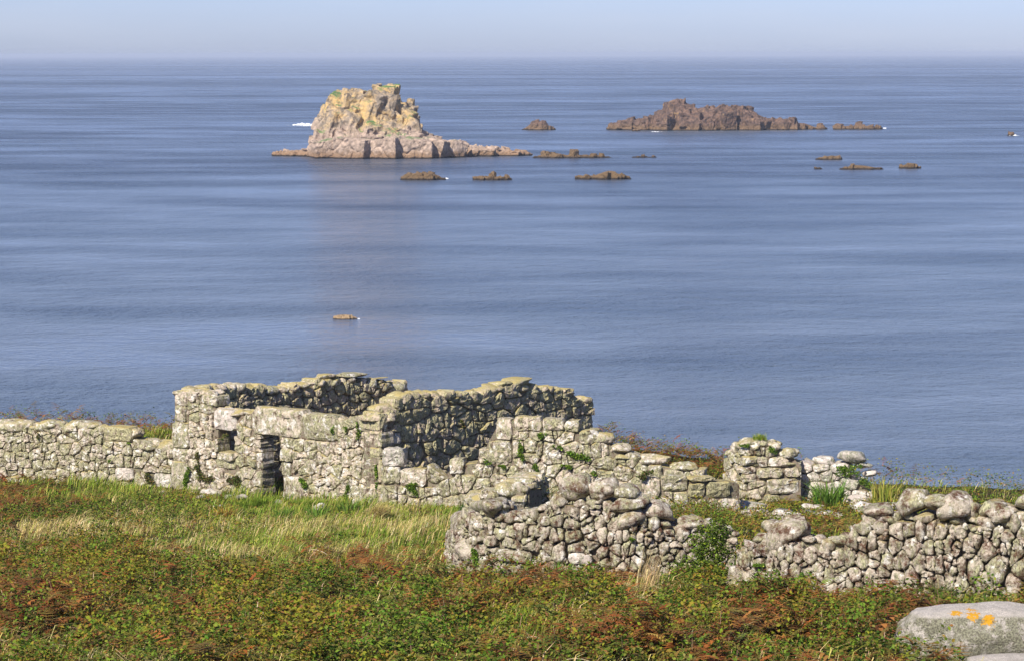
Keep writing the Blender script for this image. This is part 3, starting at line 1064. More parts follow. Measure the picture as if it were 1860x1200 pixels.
# ---- lit gable and the low wall that ties it to the cottage
gable = Wall([(694, 90.4), (880, 89.6), (1170, 88.6), (1275, 88.2)], 0.7,
             [(694, 846), (733, 844), (736, 848), (770, 846), (778, 852), (812, 856), (816, 832), (842, 832), (846, 834), (868, 830), (876, 815), (890, 786), (900, 765), (912, 754), (930, 753), (932, 757), (1048, 766), (1052, 780), (1108, 790), (1112, 800), (1118, 812), (1150, 826), (1176, 834), (1214, 838), (1218, 842), (1260, 852), (1275, 862)], M_RUIN,
             ch=0.36, cw=0.44, jit=0.8, sq=0.6, gap=0.007, lump=0.036, rnd=0.05, aspect_var=0.45, split=0.34, autocap=False,
             blocks=[(693, 814, 734, 846, 'stone', M_PALE), (694, 848, 726, 878), (726, 852, 775, 882), (886, 800, 930, 840), (900, 760, 930, 798), (932, 757, 984, 782), (985, 760, 1024, 781), (1025, 764, 1052, 783), (816, 832, 842, 860), (868, 815, 900, 842), (900, 818, 924, 845)],
             caps=[(1064, 788, 1112, 806), (1102, 806, 1142, 824), (1106, 824, 1148, 840), (1150, 828, 1214, 842), (1215, 840, 1262, 860), (1180, 836, 1200, 846)])
wall_thing('ruined_gable_wall', 'pale stepped gable wall with ferns, joined to the cottage by a low wall', 'wall', [gable])
stub = Wall([(842, 87.0), (858, 84.6), (958, 83.6), (996, 86.4)], 0.85, [(842, 892), (858, 902), (880, 892), (915, 884), (958, 880), (975, 868), (996, 858)], M_RUIN, ch=0.32, cw=0.42, jit=0.8, sq=0.4, lump=0.04, rnd=0.2, cap_size=0.36, split=0.3)
wall_thing('broken_wall_end', 'lichened broken wall end standing forward of the pale gable', 'wall', [stub])
# ---- low dark wall and the two ruined piers at the right
low = Wall([(1165, 87.0), (1262, 87.0), (1345, 87.5)], 0.6, [(1165, 872), (1185, 868), (1200, 862), (1250, 864), (1254, 864), (1300, 864), (1345, 868)], M_RUIN, ch=0.5, cw=0.7, jit=0.5, sq=0.5, lump=0.03, rnd=0.2,
           blocks=[(1200, 862, 1250, 892, 'stone', M_RUIN), (1252, 864, 1300, 874, 'stone', M_SHADE), (1252, 876, 1282, 902, 'stone', M_SHADE), (1284, 872, 1328, 906, 'stone', M_SHADE)], autocap=False)
wall_thing('low_block_wall', 'low wall of big dark lichened blocks beside the taller broken pier', 'wall', [low])
pier = Wall([(1314, 92.5), (1350, 91.0), (1455, 91.0)], 0.8, [(1314, 822), (1322, 815), (1334, 803), (1360, 800), (1412, 805), (1415, 816), (1446, 818), (1449, 834), (1455, 838)], M_RUIN,
            ch=0.27, cw=0.42, jit=0.5, sq=0.4, lump=0.025, rnd=0.2, gap=0.012,
            blocks=[(1392, 868, 1453, 897), (1374, 848, 1422, 868), (1424, 848, 1452, 866)], caps=[(1390, 834, 1454, 850), (1410, 815, 1448, 834), (1330, 800, 1360, 816), (1364, 799, 1392, 826), (1394, 800, 1412, 812)])
wall_thing('ruined_pier', 'stepped stone pier topped with grass, standing against the sea', 'wall', [pier])
pier2 = Wall([(1455, 91.6), (1530, 91.2), (1585, 91.0)], 0.9, [(1455, 846), (1470, 838), (1480, 832), (1510, 836), (1530, 848), (1560, 872), (1585, 890)], M_PALE,
             ch=0.26, cw=0.42, jit=0.6, sq=0.4, lump=0.03, rnd=0.25, gap=0.012, autocap=True, cap_size=0.2,
             caps=[(1475, 831, 1512, 845), (1522, 820, 1572, 842), (1550, 842, 1582, 852), (1566, 856, 1590, 868)])
wall_thing('collapsed_wall', 'collapsed wall end with a round boulder on top, beside the pier', 'wall', [pier2])
kerb = Wall([(1330, 86.6), (1452, 86.2), (1530, 86.0)], 0.5, [(1330, 922), (1352, 920), (1450, 923), (1530, 926)], M_PALE, ch=0.22, cw=0.5, jit=0.3, sq=0.5, autocap=False)
wall_thing('stone_edging', 'row of low edging stones in the turf below the pier', 'wall', [kerb])
# ---- long field wall at the left
lw = Wall([(-60, 100.0), (150, 98.6), (330, 97.2)], 0.85, [(-60, 764), (0, 768), (60, 772), (80, 768), (120, 770), (180, 774), (190, 780), (238, 782), (240, 800), (268, 806), (300, 806), (318, 812)], M_RUIN,
          ch=0.31, cw=0.36, jit=0.5, sq=0.5, gap=0.009, lump=0.03, rnd=0.12, cap_size=0.36, aspect_var=0.42, split=0.26,
          blocks=[(185, 776, 240, 800, 'stone', M_SHADE), (276, 860, 312, 888, 'stone', M_PALE), (208, 850, 242, 872, 'stone', M_PALE)],
          caps=[(56, 766, 116, 784), (116, 768, 176, 780), (-20, 762, 54, 786), (210, 806, 238, 818)])
wall_thing('long_field_wall', 'long lichened field wall running up to the cottage corner', 'wall', [lw])
# ---- the two dry stone walls in front
wa = Wall([(810, 66.5), (830, 63.8), (868, 62.4), (1000, 61.4), (1150, 61.0), (1335, 61.6)], 0.75,
          [(810, 972), (818, 958), (834, 936), (850, 926), (905, 912), (918, 932), (968, 922), (995, 910), (1030, 908), (1100, 912), (1168, 926), (1200, 944), (1236, 948), (1296, 950), (1335, 966)], M_DRY,
          ch=0.285, cw=0.23, jit=0.6, sq=0.46, gap=0.017, lump=0.040, rnd=0.27, aspect_var=0.5, split=0.2, cap_size=0.19, autocap=True, core_in=0.2,
          blocks=[(1030, 1005, 1076, 1026, 'stone', M_PALE), (900, 1000, 962, 1018)],
          caps=[(1015, 865, 1072, 906, -12), (1066, 874, 1122, 906, -14), (1094, 890, 1120, 904), (1112, 882, 1156, 908, 8), (1106, 900, 1172, 926, -5), (1150, 890, 1174, 916), (1170, 912, 1232, 946, 14), (1120, 930, 1182, 962, -32), (1232, 940, 1296, 966, 8), (1222, 952, 1262, 980, -10), (1262, 958, 1310, 992, 5), (1300, 954, 1336, 970, 10),
                (848, 910, 912, 930, -10), (815, 950, 848, 978, -8), (850, 938, 876, 962), (820, 974, 858, 998), (878, 928, 900, 948), (1035, 892, 1066, 908, -25), (996, 898, 1024, 926)])
wall_thing('dry_stone_wall', 'dry stone wall of rounded grey stones with boulders heaped along its top', 'wall', [wa])
wb = Wall([(1306, 57.6), (1345, 56.4), (1480, 55.6), (1700, 54.6), (1900, 54.0)], 0.75,
          [(1306, 1062), (1322, 1050), (1330, 1010), (1340, 984), (1378, 972), (1440, 972), (1456, 972), (1482, 982), (1505, 982), (1530, 972), (1560, 952), (1590, 936), (1680, 934), (1750, 938), (1860, 944), (1900, 944)], M_DRY,
          ch=0.31, cw=0.20, jit=0.34, sq=0.46, gap=0.017, lump=0.038, rnd=0.27, aspect_var=0.46, split=0.17, cap_size=0.18, core_in=0.2,
          blocks=[(1340, 1060, 1376, 1086, 'stone', M_PALE)],
          caps=[(1374, 950, 1412, 972, 8), (1384, 946, 1458, 994, -28), (1410, 962, 1452, 992), (1563, 922, 1618, 944, -5), (1616, 896, 1674, 936, -14), (1666, 904, 1724, 926, 2), (1700, 900, 1764, 944, -3), (1744, 916, 1778, 946), (1776, 912, 1824, 938, -14), (1784, 922, 1848, 950), (1836, 928, 1868, 956), (1842, 902, 1900, 930, -5),
                (1310, 1054, 1345, 1074, -4), (1350, 1048, 1372, 1062, -10), (1370, 1056, 1408, 1070, 6), (1408, 1062, 1420, 1072)])
wall_thing('dry_stone_wall', 'tall dry stone wall of upright lichened stones in level courses', 'wall', [wb])
#@@SPLIT@@
# ------------------------------------------------------------------ boulders and loose stones
def boulder_material():
    m, nt, b = new_mat('boulder_granite')
    T = NT(nt)
    geo = T.n('ShaderNodeNewGeometry')
    tc = T.n('ShaderNodeTexCoord')
    pos = geo.outputs['Position']
    sn = T.n('ShaderNodeSeparateXYZ'); T.l(geo.outputs['Normal'], sn.inputs[0])
    c = T.mix(T.ramp(T.noise(pos, 5, 6, 0.7), (0.4, 0.62)), (0.88, 0.80, 0.72), (0.72, 0.66, 0.58))
    c = T.mix(T.ramp(T.noise(pos, 60, 2), (0.4, 0.7)), T.mix(0.5, c, (0.2, 0.18, 0.15)), c)
    lf = T.math('MULTIPLY', T.ramp(T.noise(pos, 6, 8, 0.8), (0.42, 0.50)), T.ramp(sn.outputs[2], (0.92, 0.55)))
    c = T.mix(T.math('MULTIPLY', lf, 0.9), c, T.mix(T.ramp(T.noise(pos, 38, 3), (0.4, 0.6)), (0.14, 0.13, 0.085), (0.36, 0.36, 0.24)))
    # three crusts of orange lichen on the shoulder
    wob = T.math('MULTIPLY', T.math('SUBTRACT', T.noise(pos, 18, 6, 0.75), 0.5), 0.5)
    tot = None
    for (p, r) in ORANGE:
        vm = T.n('ShaderNodeVectorMath', operation='DISTANCE')
        T.l(pos, vm.inputs[0]); vm.inputs[1].default_value = p
        f = T.ramp(T.math('ADD', vm.outputs['Value'], wob), (r, r * 0.75))
        tot = f if tot is None else T.math('MAXIMUM', tot, f)
    c = T.mix(tot, c, (0.78, 0.40, 0.03))
    T.l(c, b.inputs['Base Color'])
    b.inputs['Roughness'].default_value = 0.9
    b.inputs['Specular IOR Level'].default_value = 0.15
    bp = T.n('ShaderNodeBump'); bp.inputs['Strength'].default_value = 1.0; bp.inputs['Distance'].default_value = 0.09
    T.l(T.noise(pos, 13, 9, 0.75), bp.inputs['Height']); T.l(bp.outputs[0], b.inputs['Normal'])
    return m


def big_boulder(name, label, u0, v0, u1, v1, d, depth, seed, cat='boulder', tilt=0.0, mat=None, rotz=0.0, boxy=0.75):
    c0 = at_depth((u0 + u1) / 2, (v0 + v1) / 2, d)
    k = d / F0
    hw, hh = (u1 - u0) * k / 2, (v1 - v0) * k / 2
    bm = bmesh.new()
    bmesh.ops.create_icosphere(bm, subdivisions=5, radius=1.0)
    sh = Vector((seed * 3.3, seed * 1.7, seed))
    for v in bm.verts:
        p = v.co.copy()
        mlen = max(abs(p.x), abs(p.y), abs(p.z))
        q = p.lerp(p / mlen, boxy * 0.62)
        q *= 1 + 0.10 * mnoise.noise(p * 1.1 + sh) + 0.05 * mnoise.noise(p * 2.6 + sh) + 0.022 * mnoise.noise(p * 7 + sh) + 0.012 * mnoise.noise(p * 17 + sh)
        v.co = Vector((q.x * hw * 0.93, q.y * depth / 2, q.z * hh * 0.93))
    me = bpy.data.meshes.new(name)
    bm.to_mesh(me); bm.free()
    me.polygons.foreach_set('use_smooth', [True] * len(me.polygons))
    if callable(mat):
        from mathutils.bvhtree import BVHTree
        tree = BVHTree.FromPolygons([v.co for v in me.vertices], [tuple(p.vertices) for p in me.polygons])
        mat = mat(lambda u, v: tree.ray_cast(Vector(CAM_P - c0), Vector(ray(u, v)).normalized())[0], Vector(c0))
    me.materials.append(mat)
    o = link(name, me, None, (c0[0], c0[1], c0[2]))
    tag(o, label, cat)
    return o


ORANGE = []


def crusted(hit, c0):
    for (u, v, r) in ((1737, 1112, 0.085), (1768, 1116, 0.105), (1796, 1126, 0.10), (1764, 1106, 0.06)):
        p = hit(u, v)
        if p is not None: ORANGE.append((tuple(p + c0), r))
    return boulder_material()


B1 = big_boulder('boulder', 'long pale boulder with orange lichen crusts in the bracken', 1612, 1090, 1950, 1216, 44.9, 1.3, 3, mat=crusted, boxy=0.55)
big_boulder('boulder', 'flat pinkish slab of rock at the foot of the orange-lichened boulder', 1735, 1186, 1930, 1260, 43.6, 1.0, 9, mat=B1.data.materials[0])

LOOSE = [(1478, 889, 88.6, 48, 18, 'flat pale stone lying at the foot of the pier'), (1555, 900, 89.4, 34, 20, 'squarish pale stone beside the tall green iris clump'), (1556, 876, 90.6, 48, 20, 'tilted pale slab on the slope of the collapsed wall'),
         (1570, 917, 87.6, 40, 22, 'broad pale stone in the turf right of the iris clump'), (1610, 908, 88.6, 44, 16, 'long pale stone under the yellow-green iris'),
         (1366, 906, 88.4, 60, 22, 'long pale block lying in front of the pier'), (1332, 916, 87.8, 30, 14, 'small grey stone left of the long pale block'),
         (292, 899, 94.6, 18, 11, 'small white stone in the grass by the cottage corner'), (385, 893, 94.6, 40, 16, 'pinkish flat stone below the cottage window'), (365, 900, 93.8, 20, 9, 'thin pale stone left of the pinkish one'),
         (415, 898, 93.8, 18, 9, 'small pale stone below the window, right of the pinkish one'), (440, 897, 93.6, 22, 12, 'pale stone lying before the doorway'), (505, 908, 92.4, 14, 12, 'small pale stone at the right foot of the doorway'),
         (392, 924, 90.0, 26, 9, 'low stone showing in the turf in front of the cottage'), (580, 928, 89.0, 22, 16, 'pinkish stone sunk in the grass before the front wall'), (655, 915, 90.6, 34, 14, 'pale rubble stone at the cottage near corner'),
         (1424, 1074, 55.2, 16, 12, 'small round stone at the left foot of the tall dry wall'), (1325, 1084, 56.2, 26, 16, 'pale stone half hidden under the left end of the tall dry wall'), (1000, 1052, 60.2, 40, 24, 'pale block lying at the foot of the rounded dry wall'), (818, 1020, 64.4, 20, 26, 'white stone at the left end of the rounded dry wall')]
pv = boulder_variants(M_PALE, block=0.6)
random.seed(77)
for (u, v, d, w, h, lab) in LOOSE:
    G = ground_at(u, d)
    k = d / F0
    o = link('loose_stone', random.choice(pv), None, (G[0], G[1], G[2] + h * k * 0.25))
    o.scale = (w * k * 0.55, w * k * 0.42, h * k * 0.62)
    o.rotation_euler = (random.gauss(0, .1), random.gauss(0, .1), random.uniform(-0.5, 0.5))
    tag(o, lab, 'stone', 'stones lying loose in the turf')

# ------------------------------------------------------------------ plants
def unit(v):
    return v / np.maximum(np.linalg.norm(v, axis=-1, keepdims=True), 1e-9)


def leaves(name, P, size, col, up=0.6, aspect=0.62, mat=M_LEAF):
    n = len(P)
    nrm = RNG.normal(size=(n, 3)); nrm[:, 2] = np.abs(nrm[:, 2]) + up * 2
    nrm = unit(nrm)
    a = unit(np.cross(nrm, RNG.normal(size=(n, 3))))
    b = np.cross(nrm, a)
    L = size[:, None]
    W = L * aspect
    V = np.stack([P - a * L * 0.5, P + b * W * 0.5 + nrm * W * 0.12 - a * L * 0.08, P + a * L * 0.5, P - b * W * 0.5 + nrm * W * 0.12 - a * L * 0.08], 1)
    return tri_mesh(name, V, 4, [(0, 3, 2), (0, 2, 1)], mat, col)


def blades_geo(P, length, width, lean_dir, lean, col):
    n = len(P)
    az = RNG.uniform(0, 2 * np.pi, n)
    side = np.stack([np.cos(az), np.sin(az), np.zeros(n)], -1)
    L = length[:, None]; W = width[:, None]
    up = np.array((0, 0, 1.0))
    ld = lean_dir * lean[:, None]
    mid = P + up * L * 0.55 + ld * L * 0.22
    tip = P + up * L * np.maximum(0.3, 1 - 0.45 * lean[:, None] ** 2) + ld * L * 0.75
    V = np.stack([P - side * W * 0.5, P + side * W * 0.5, mid - side * W * 0.42, mid + side * W * 0.42, tip], 1)
    return V


BLADE_F = [(0, 1, 3), (0, 3, 2), (2, 3, 4)]


def blades(name, P, length, width, lean_dir, lean, col, mat=M_LEAF):
    return tri_mesh(name, blades_geo(P, length, width, lean_dir, lean, col), 5, BLADE_F, mat, col)


def fronds(name, P, length, az, rise, col, mat=M_LEAF, npin=9):
    n = len(P)
    L = length[:, None]
    d = np.stack([np.cos(az), np.sin(az), np.zeros(n)], -1)
    up = np.array((0, 0, 1.0))
    sd = np.stack([-np.sin(az), np.cos(az), np.zeros(n)], -1)
    tris = []
    rs = rise[:, None]

    def axis(t):
        return P + d * (t * 0.75 * L) + up * (L * rs * (t * 1.5 - 0.9 * t * t))
    ts = np.linspace(0.22, 1.0, npin)
    for t in ts:
        c = axis(t)
        pl = L * 0.40 * (1.08 - t) * (1.0 if t > 0.3 else 0.8)
        fw = d * (pl * 0.35)
        for sgn in (-1, 1):
            droop = RNG.uniform(-0.30, 0.12, (n, 1))
            tip = c + sd * sgn * pl + fw + up * pl * droop
            hw = np.maximum(pl * 0.20, 0.012)
            tris += [c - d * hw, c + d * hw, tip]
    a0, a1, a2 = axis(0.0), axis(0.5), axis(1.0)
    w = 0.008
    tris += [a0 - sd * w, a0 + sd * w, a1 + up * 0.01]
    tris += [a1 - sd * w, a1 + sd * w, a2]
    V = np.stack(tris, 1)
    k = V.shape[1]
    return tri_mesh(name, V, k, [(3 * i, 3 * i + 1, 3 * i + 2) for i in range(k // 3)], mat, col)


def pick(pal, n, var=0.25):
    pal = np.array(pal, float)
    i = RNG.integers(0, len(pal), n)
    c = pal[i] * np.exp(RNG.normal(0, var, (n, 1)))
    c *= 1 + RNG.normal(0, 0.06, (n, 3))
    return np.clip(c, 0.004, 0.8)


SEGS = []
for w_ in ALL_WALLS:
    for a, b_ in zip(w_.P, w_.P[1:]):
        t = (b_ - a).normalized(); n_ = Vector((t.y, -t.x))
        SEGS.append((a - n_ * w_.thick / 2, b_ - n_ * w_.thick / 2, w_.thick / 2))


def free_of_walls(x, y, pad=0.0):
    ok = np.ones(len(x), bool)
    for a, b_, r in SEGS:
        ex, ey = b_.x - a.x, b_.y - a.y
        ll = ex * ex + ey * ey
        t = np.clip(((x - a.x) * ex + (y - a.y) * ey) / ll, 0, 1)
        dx = x - a.x - t * ex; dy = y - a.y - t * ey
        ok &= dx * dx + dy * dy > (r + pad) ** 2
    # the two boulders
    ok &= ~((x > 5.75) & (x < 9.5) & (y > 42.6) & (y < 45.7)) & ~((x > 6.4) & (y < 43))
    return ok


def ell(u, v, lst):
    w = np.zeros_like(u)
    for e in lst:
        u0, v0, ru, rv = e[:4]
        k = e[4] if len(e) > 4 else 1.0
        w = np.maximum(w, k * np.exp(-np.maximum(((u - u0) / ru) ** 2 + ((v - v0) / rv) ** 2, 0) ** 1.5 * 0.8))
    return w


GREEN = [(120, 886, 210, 16), (330, 892, 110, 9, 0.5), (470, 906, 70, 16), (780, 955, 70, 40), (720, 925, 120, 16), (600, 930, 130, 18), (560, 912, 160, 12), (420, 990, 80, 18), (640, 965, 60, 16, 0.7), (930, 1140, 75, 26), (540, 1000, 120, 12, 0.5), (800, 1000, 60, 24), (270, 800, 80, 25), (980, 1180, 60, 20, 0.4), (1480, 1000, 40, 20, 0.4), (1050, 1040, 60, 12, 0.6)]
STRAW = [(70, 972, 110, 14), (250, 960, 110, 12), (330, 975, 80, 12, 0.7), (620, 985, 130, 24), (560, 965, 120, 16, 0.8), (400, 1022, 80, 14), (480, 1010, 70, 14, 0.8), (720, 975, 70, 16), (690, 940, 40, 16, 0.8), (640, 1005, 80, 12), (230, 930, 40, 10, 0.5), (1170, 1075, 40, 30, 0.6), (960, 1075, 70, 12, 0.6), (1550, 965, 30, 16, 0.6), (280, 795, 60, 18, 0.8), (800, 1075, 60, 12, 0.4)]
RUST = [(50, 1130, 120, 55), (20, 1010, 60, 20, 0.7), (10, 915, 70, 25, 0.7), (130, 925, 60, 12, 0.5), (330, 1015, 30, 14, 0.6), (260, 1130, 60, 20, 0.6), (980, 1085, 140, 22, 0.6), (870, 1080, 60, 20, 0.5), (1450, 1150, 220, 45), (1330, 1170, 150, 40), (1560, 1130, 90, 25), (1130, 1185, 150, 20, 0.9), (700, 1050, 90, 20, 0.6), (810, 1120, 30, 18, 0.6), (690, 1030, 30, 10, 0.8), (290, 960, 30, 9, 0.4), (1250, 940, 60, 20, 0.4), (1460, 970, 90, 14, 0.35)]
BRAM = [(250, 1055, 260, 45), (560, 1110, 260, 60), (180, 935, 150, 25), (330, 915, 120, 16), (1280, 1080, 70, 50), (1450, 1105, 200, 22), (900, 1050, 120, 18), (1130, 1110, 90, 30), (1400, 930, 220, 40), (1250, 920, 90, 24), (700, 1170, 250, 45, 0.9), (1700, 1080, 150, 20), (1550, 1180, 100, 25, 0.6)]


def scatter(n, d0, d1, p=1.6):
    """n points of visible ground, thinned out with distance"""
    t = RNG.random(n)
    e = 2 - p
    d = (d0 ** e + (d1 ** e - d0 ** e) * t) ** (1 / e) if abs(e) > 1e-6 else d0 * (d1 / d0) ** t
    hw = d * 0.1765 + 2.0
    x = (RNG.random(n) * 2 - 1) * hw
    z = ground_z(x, d)
    c = np.interp(x, COAST[:, 0], COAST[:, 1])
    ok = free_of_walls(x, d) & (d < c + 1.5)
    x, d, z = x[ok], d[ok], z[ok]
    P = np.stack([x, d, z], -1)
    u, v = project(P)
    return P, u, v


def wander(P, u, v):
    return u + 130 * (fbm(P[:, 0] * 0.5, P[:, 1] * 0.35, 101, 3) - 0.5), v + 55 * (fbm(P[:, 0] * 0.6 + 7, P[:, 1] * 0.3, 103, 3) - 0.5)


def weights(P, u, v):
    u, v = wander(P, u, v)
    far = sstep(97, 101, P[:, 1])
    n1 = fbm(P[:, 0] * 0.9, P[:, 1] * 0.9, 31, 3); n2 = fbm(P[:, 0] * 0.7 + 9, P[:, 1] * 0.7, 47, 3); n3 = fbm(P[:, 0] * 1.3, P[:, 1] * 1.3 + 4, 53, 3)
    bank = np.exp(-(((P[:, 0] + 12.6) / 2.4) ** 2 + ((P[:, 1] - 105) / 3.2) ** 2))
    near = sstep(985, 1040, v)
    meadow = ell(u, v, [(600, 965, 270, 60)]) * 0.85 * (1 - far)
    g = np.maximum(np.maximum(ell(u, v, GREEN), meadow) * (1 - far), bank * 0.8) * (0.12 + 1.4 * sstep(0.34, 0.60, n1)) + 0.05
    n4 = fbm(P[:, 0] * 0.45, P[:, 1] * 0.8, 83, 3)
    s = np.maximum(ell(u, v, STRAW) * (1 - far), bank * 0.9) * (0.08 + 1.3 * sstep(0.38, 0.62, n4)) + 0.03 + 0.05 * near
    r = ell(u, v, RUST) * (1 - far) * sstep(0.34, 0.64, n2) * 1.2 + near * 0.40 * sstep(0.56, 0.68, n2) + far * 0.6 * (1 - bank)
    b = ell(u, v, BRAM) * (1 - far) * (0.35 + 1.2 * n3) + 0.22 + near * 0.35 * n3 + far * 0.25
    g = g * (1 - 0.75 * np.clip(s, 0, 1))
    grassy = np.clip(g + s, 0, 1)
    b = b * (1 - 0.85 * np.clip(grassy * 1.2, 0, 1)) + 0.55 * sstep(0.56, 0.66, n3) * grassy; r = r * (1 - 0.7 * grassy)
    return g, s, r, b


def hummock(P):
    h = fbm(P[:, 0] * 0.8, P[:, 1] * 0.55, 61, 3)
    h2 = fbm(P[:, 0] * 1.9, P[:, 1] * 1.3, 67, 3)
    near_wall = np.full(len(P), 9.0)
    for a, b_, r in SEGS:
        ex, ey = b_.x - a.x, b_.y - a.y
        t = np.clip(((P[:, 0] - a.x) * ex + (P[:, 1] - a.y) * ey) / (ex * ex + ey * ey), 0, 1)
        near_wall = np.minimum(near_wall, np.hypot(P[:, 0] - a.x - t * ex, P[:, 1] - a.y - t * ey) - r)
    uu, vv = wander(P, *project(P))
    open_ = np.clip(ell(uu, vv - 38, GREEN + STRAW) + ell(uu, vv - 15, GREEN + STRAW), 0, 1)
    low_ = (0.16 + 0.84 * sstep(0.5, 4.0, near_wall)) * (1 - 0.78 * open_) * 0.95
    return 0.03 + low_ * 0.36 * sstep(0.32, 0.72, h) + low_ * 0.62 * sstep(0.42, 0.72, h2)


WIND = np.array((0.95, -0.15, 0.0))
PAL_GREEN = [(0.16, 0.25, 0.028), (0.22, 0.30, 0.034), (0.12, 0.20, 0.024), (0.30, 0.33, 0.05), (0.40, 0.36, 0.10)]
PAL_STRAW = [(0.62, 0.46, 0.22), (0.54, 0.40, 0.17), (0.70, 0.54, 0.28), (0.44, 0.37, 0.11), (0.32, 0.32, 0.07)]
PAL_BRAM = [(0.08, 0.13, 0.015), (0.125, 0.185, 0.02), (0.18, 0.235, 0.025), (0.23, 0.24, 0.032), (0.05, 0.08, 0.013), (0.22, 0.17, 0.04), (0.20, 0.12, 0.045), (0.14, 0.17, 0.022)]
PAL_RUST = [(0.28, 0.095, 0.026), (0.22, 0.08, 0.025), (0.33, 0.14, 0.04), (0.17, 0.08, 0.03), (0.24, 0.16, 0.045), (0.18, 0.14, 0.035)]
PAL_FERN = [(0.16, 0.18, 0.03), (0.22, 0.20, 0.04), (0.12, 0.16, 0.03), (0.24, 0.15, 0.04)]

# turf: green blades and bleached ones, joined by the hundred thousand
def grass_object(name, label, n, sel, pal, ln, wd, lean0, lean1):
    P, u, v = scatter(n, 40, 114, 1.3)
    g, s, r, b = weights(P, u, v)
    w = (g, s)[sel]
    ok = RNG.random(len(P)) < np.clip(w, 0, 1)
    P = P[ok]
    k = len(P)
    tuft = 0.35 + 0.5 * fbm(P[:, 0] * 1.7, P[:, 1] * 1.7, 71, 2) + 1.0 * sstep(0.42, 0.70, fbm(P[:, 0] * 1.1 + 3, P[:, 1] * 0.9, 73, 3))
    L = RNG.uniform(ln[0], ln[1], k) * tuft
    wdt = RNG.uniform(wd[0], wd[1], k)
    az = RNG.uniform(0, 2 * np.pi, k)
    ang = 2.6 * (fbm(P[:, 0] * 0.8, P[:, 1] * 0.8, 77, 2) - 0.5)
    turn = np.stack([WIND[0] * np.cos(ang), WIND[0] * np.sin(ang), 0 * ang], -1)
    dr = unit(np.stack([np.cos(az), np.sin(az), np.zeros(k)], -1) * 0.7 + turn)
    P[:, 2] -= 0.02
    me = blades(name, P, L, wdt, dr, RNG.uniform(lean0, lean1, k), pick(pal, k, 0.22))
    return tag(link(name, me), label, None, None, 'stuff')


grass_object('grass', 'short green grass in front of the ruins', 420000, 0, PAL_GREEN, (0.16, 0.36), (0.014, 0.026), 0.2, 1.0)
grass_object('dry_grass', 'bleached straw-coloured grass bent by the wind', 330000, 1, PAL_STRAW, (0.22, 0.50), (0.010, 0.020), 0.6, 1.4)

# low tangle of bramble and heath leaves
P, u, v = scatter(900000, 40, 116, 1.75)
g, s, r, b = weights(P, u, v)
ok = RNG.random(len(P)) < np.clip(b, 0, 1)
P = P[ok]
hm = hummock(P)
rad = np.where(RNG.random(len(P)) < 0.78, RNG.uniform(0.72, 1.05, len(P)), RNG.random(len(P)))
P[:, 2] += hm * rad + 0.01
k = len(P)
cp = pick(PAL_BRAM, k, 0.18)
patch2 = fbm(P[:, 0] * 1.9, P[:, 1] * 1.5, 97, 2)[:, None]
patch = fbm(P[:, 0] * 0.6, P[:, 1] * 0.6, 91, 3)[:, None]
cp = cp * 1.10 * (0.55 + 0.9 * patch) * (0.45 + 1.15 * patch2) * np.where(patch > 0.52, np.array((1.25, 1.0, 0.9)), np.array((0.78, 0.95, 0.9)))
cp = cp * np.minimum(1.0, 0.27 / np.maximum(cp.max(1, keepdims=True), 1e-4))
tag(link('bramble_tangle', leaves('bramble_tangle', P, RNG.uniform(0.04, 0.095, k), cp, up=0.35)), 'low tangle of green bramble and heath leaves', None, None, 'stuff')

# bracken, rust-brown and dying green
P, u, v = scatter(120000, 40, 116, 1.6)
g, s, r, b = weights(P, u, v)
pr = np.clip(r, 0, 1); pg = np.clip(b * 0.16, 0, 1)
q = RNG.random(len(P))
rust = q < pr
green = (q >= pr) & (q < pr + pg)
for nm, lab, mk, pal, l0, l1 in (('rust_bracken', 'rust-brown dying bracken fronds', rust, PAL_RUST, 0.28, 0.62), ('green_bracken', 'green and yellowing bracken fronds', green, PAL_FERN, 0.25, 0.48)):
    Q = P[mk].copy()
    k = len(Q)
    Q[:, 2] += hummock(Q) * RNG.uniform(0.2, 0.75, k)
    tag(link(nm, fronds(nm, Q, RNG.uniform(l0, l1, k) * np.where(RNG.random(k) < 0.25, 1.35, 1.0), RNG.uniform(0, 2 * np.pi, k), RNG.uniform(0.2, 1.0, k), pick(pal, k, 0.28))), lab, None, None, 'stuff')

# dead canes arching out of the tangle
P, u, v = scatter(900, 41, 70, 1.6)
g, s, r, b = weights(P, u, v)
P = P[RNG.random(len(P)) < np.clip(b + r, 0, 1) * 0.5]
k = len(P)
P[:, 2] += hummock(P) * 0.5
az = RNG.uniform(0, 2 * np.pi, k)
dr = np.stack([np.cos(az), np.sin(az), np.zeros(k)], -1)
Lc = RNG.uniform(0.3, 0.9, k)[:, None]
pts = []
wv = np.array((0, 0, 1.0)) * 0.004 + 0 * dr
for t in np.linspace(0, 1, 9):
    c = P + dr * Lc * t + np.array((0, 0, 1.0)) * Lc * (0.7 * t - 0.75 * t * t)
    pts += [c - wv, c + wv + np.array((0.004, 0, 0))]
V = np.stack(pts, 1)
tag(link('dead_canes', tri_mesh('dead_canes', V, 18, [(2 * i, 2 * i + 2, 2 * i + 3, 2 * i + 1) for i in range(8)], M_LEAF, pick([(0.50, 0.40, 0.28), (0.40, 0.27, 0.18), (0.6, 0.5, 0.38)], k, 0.15))), 'thin dead bramble canes and stalks', None, None, 'stuff')


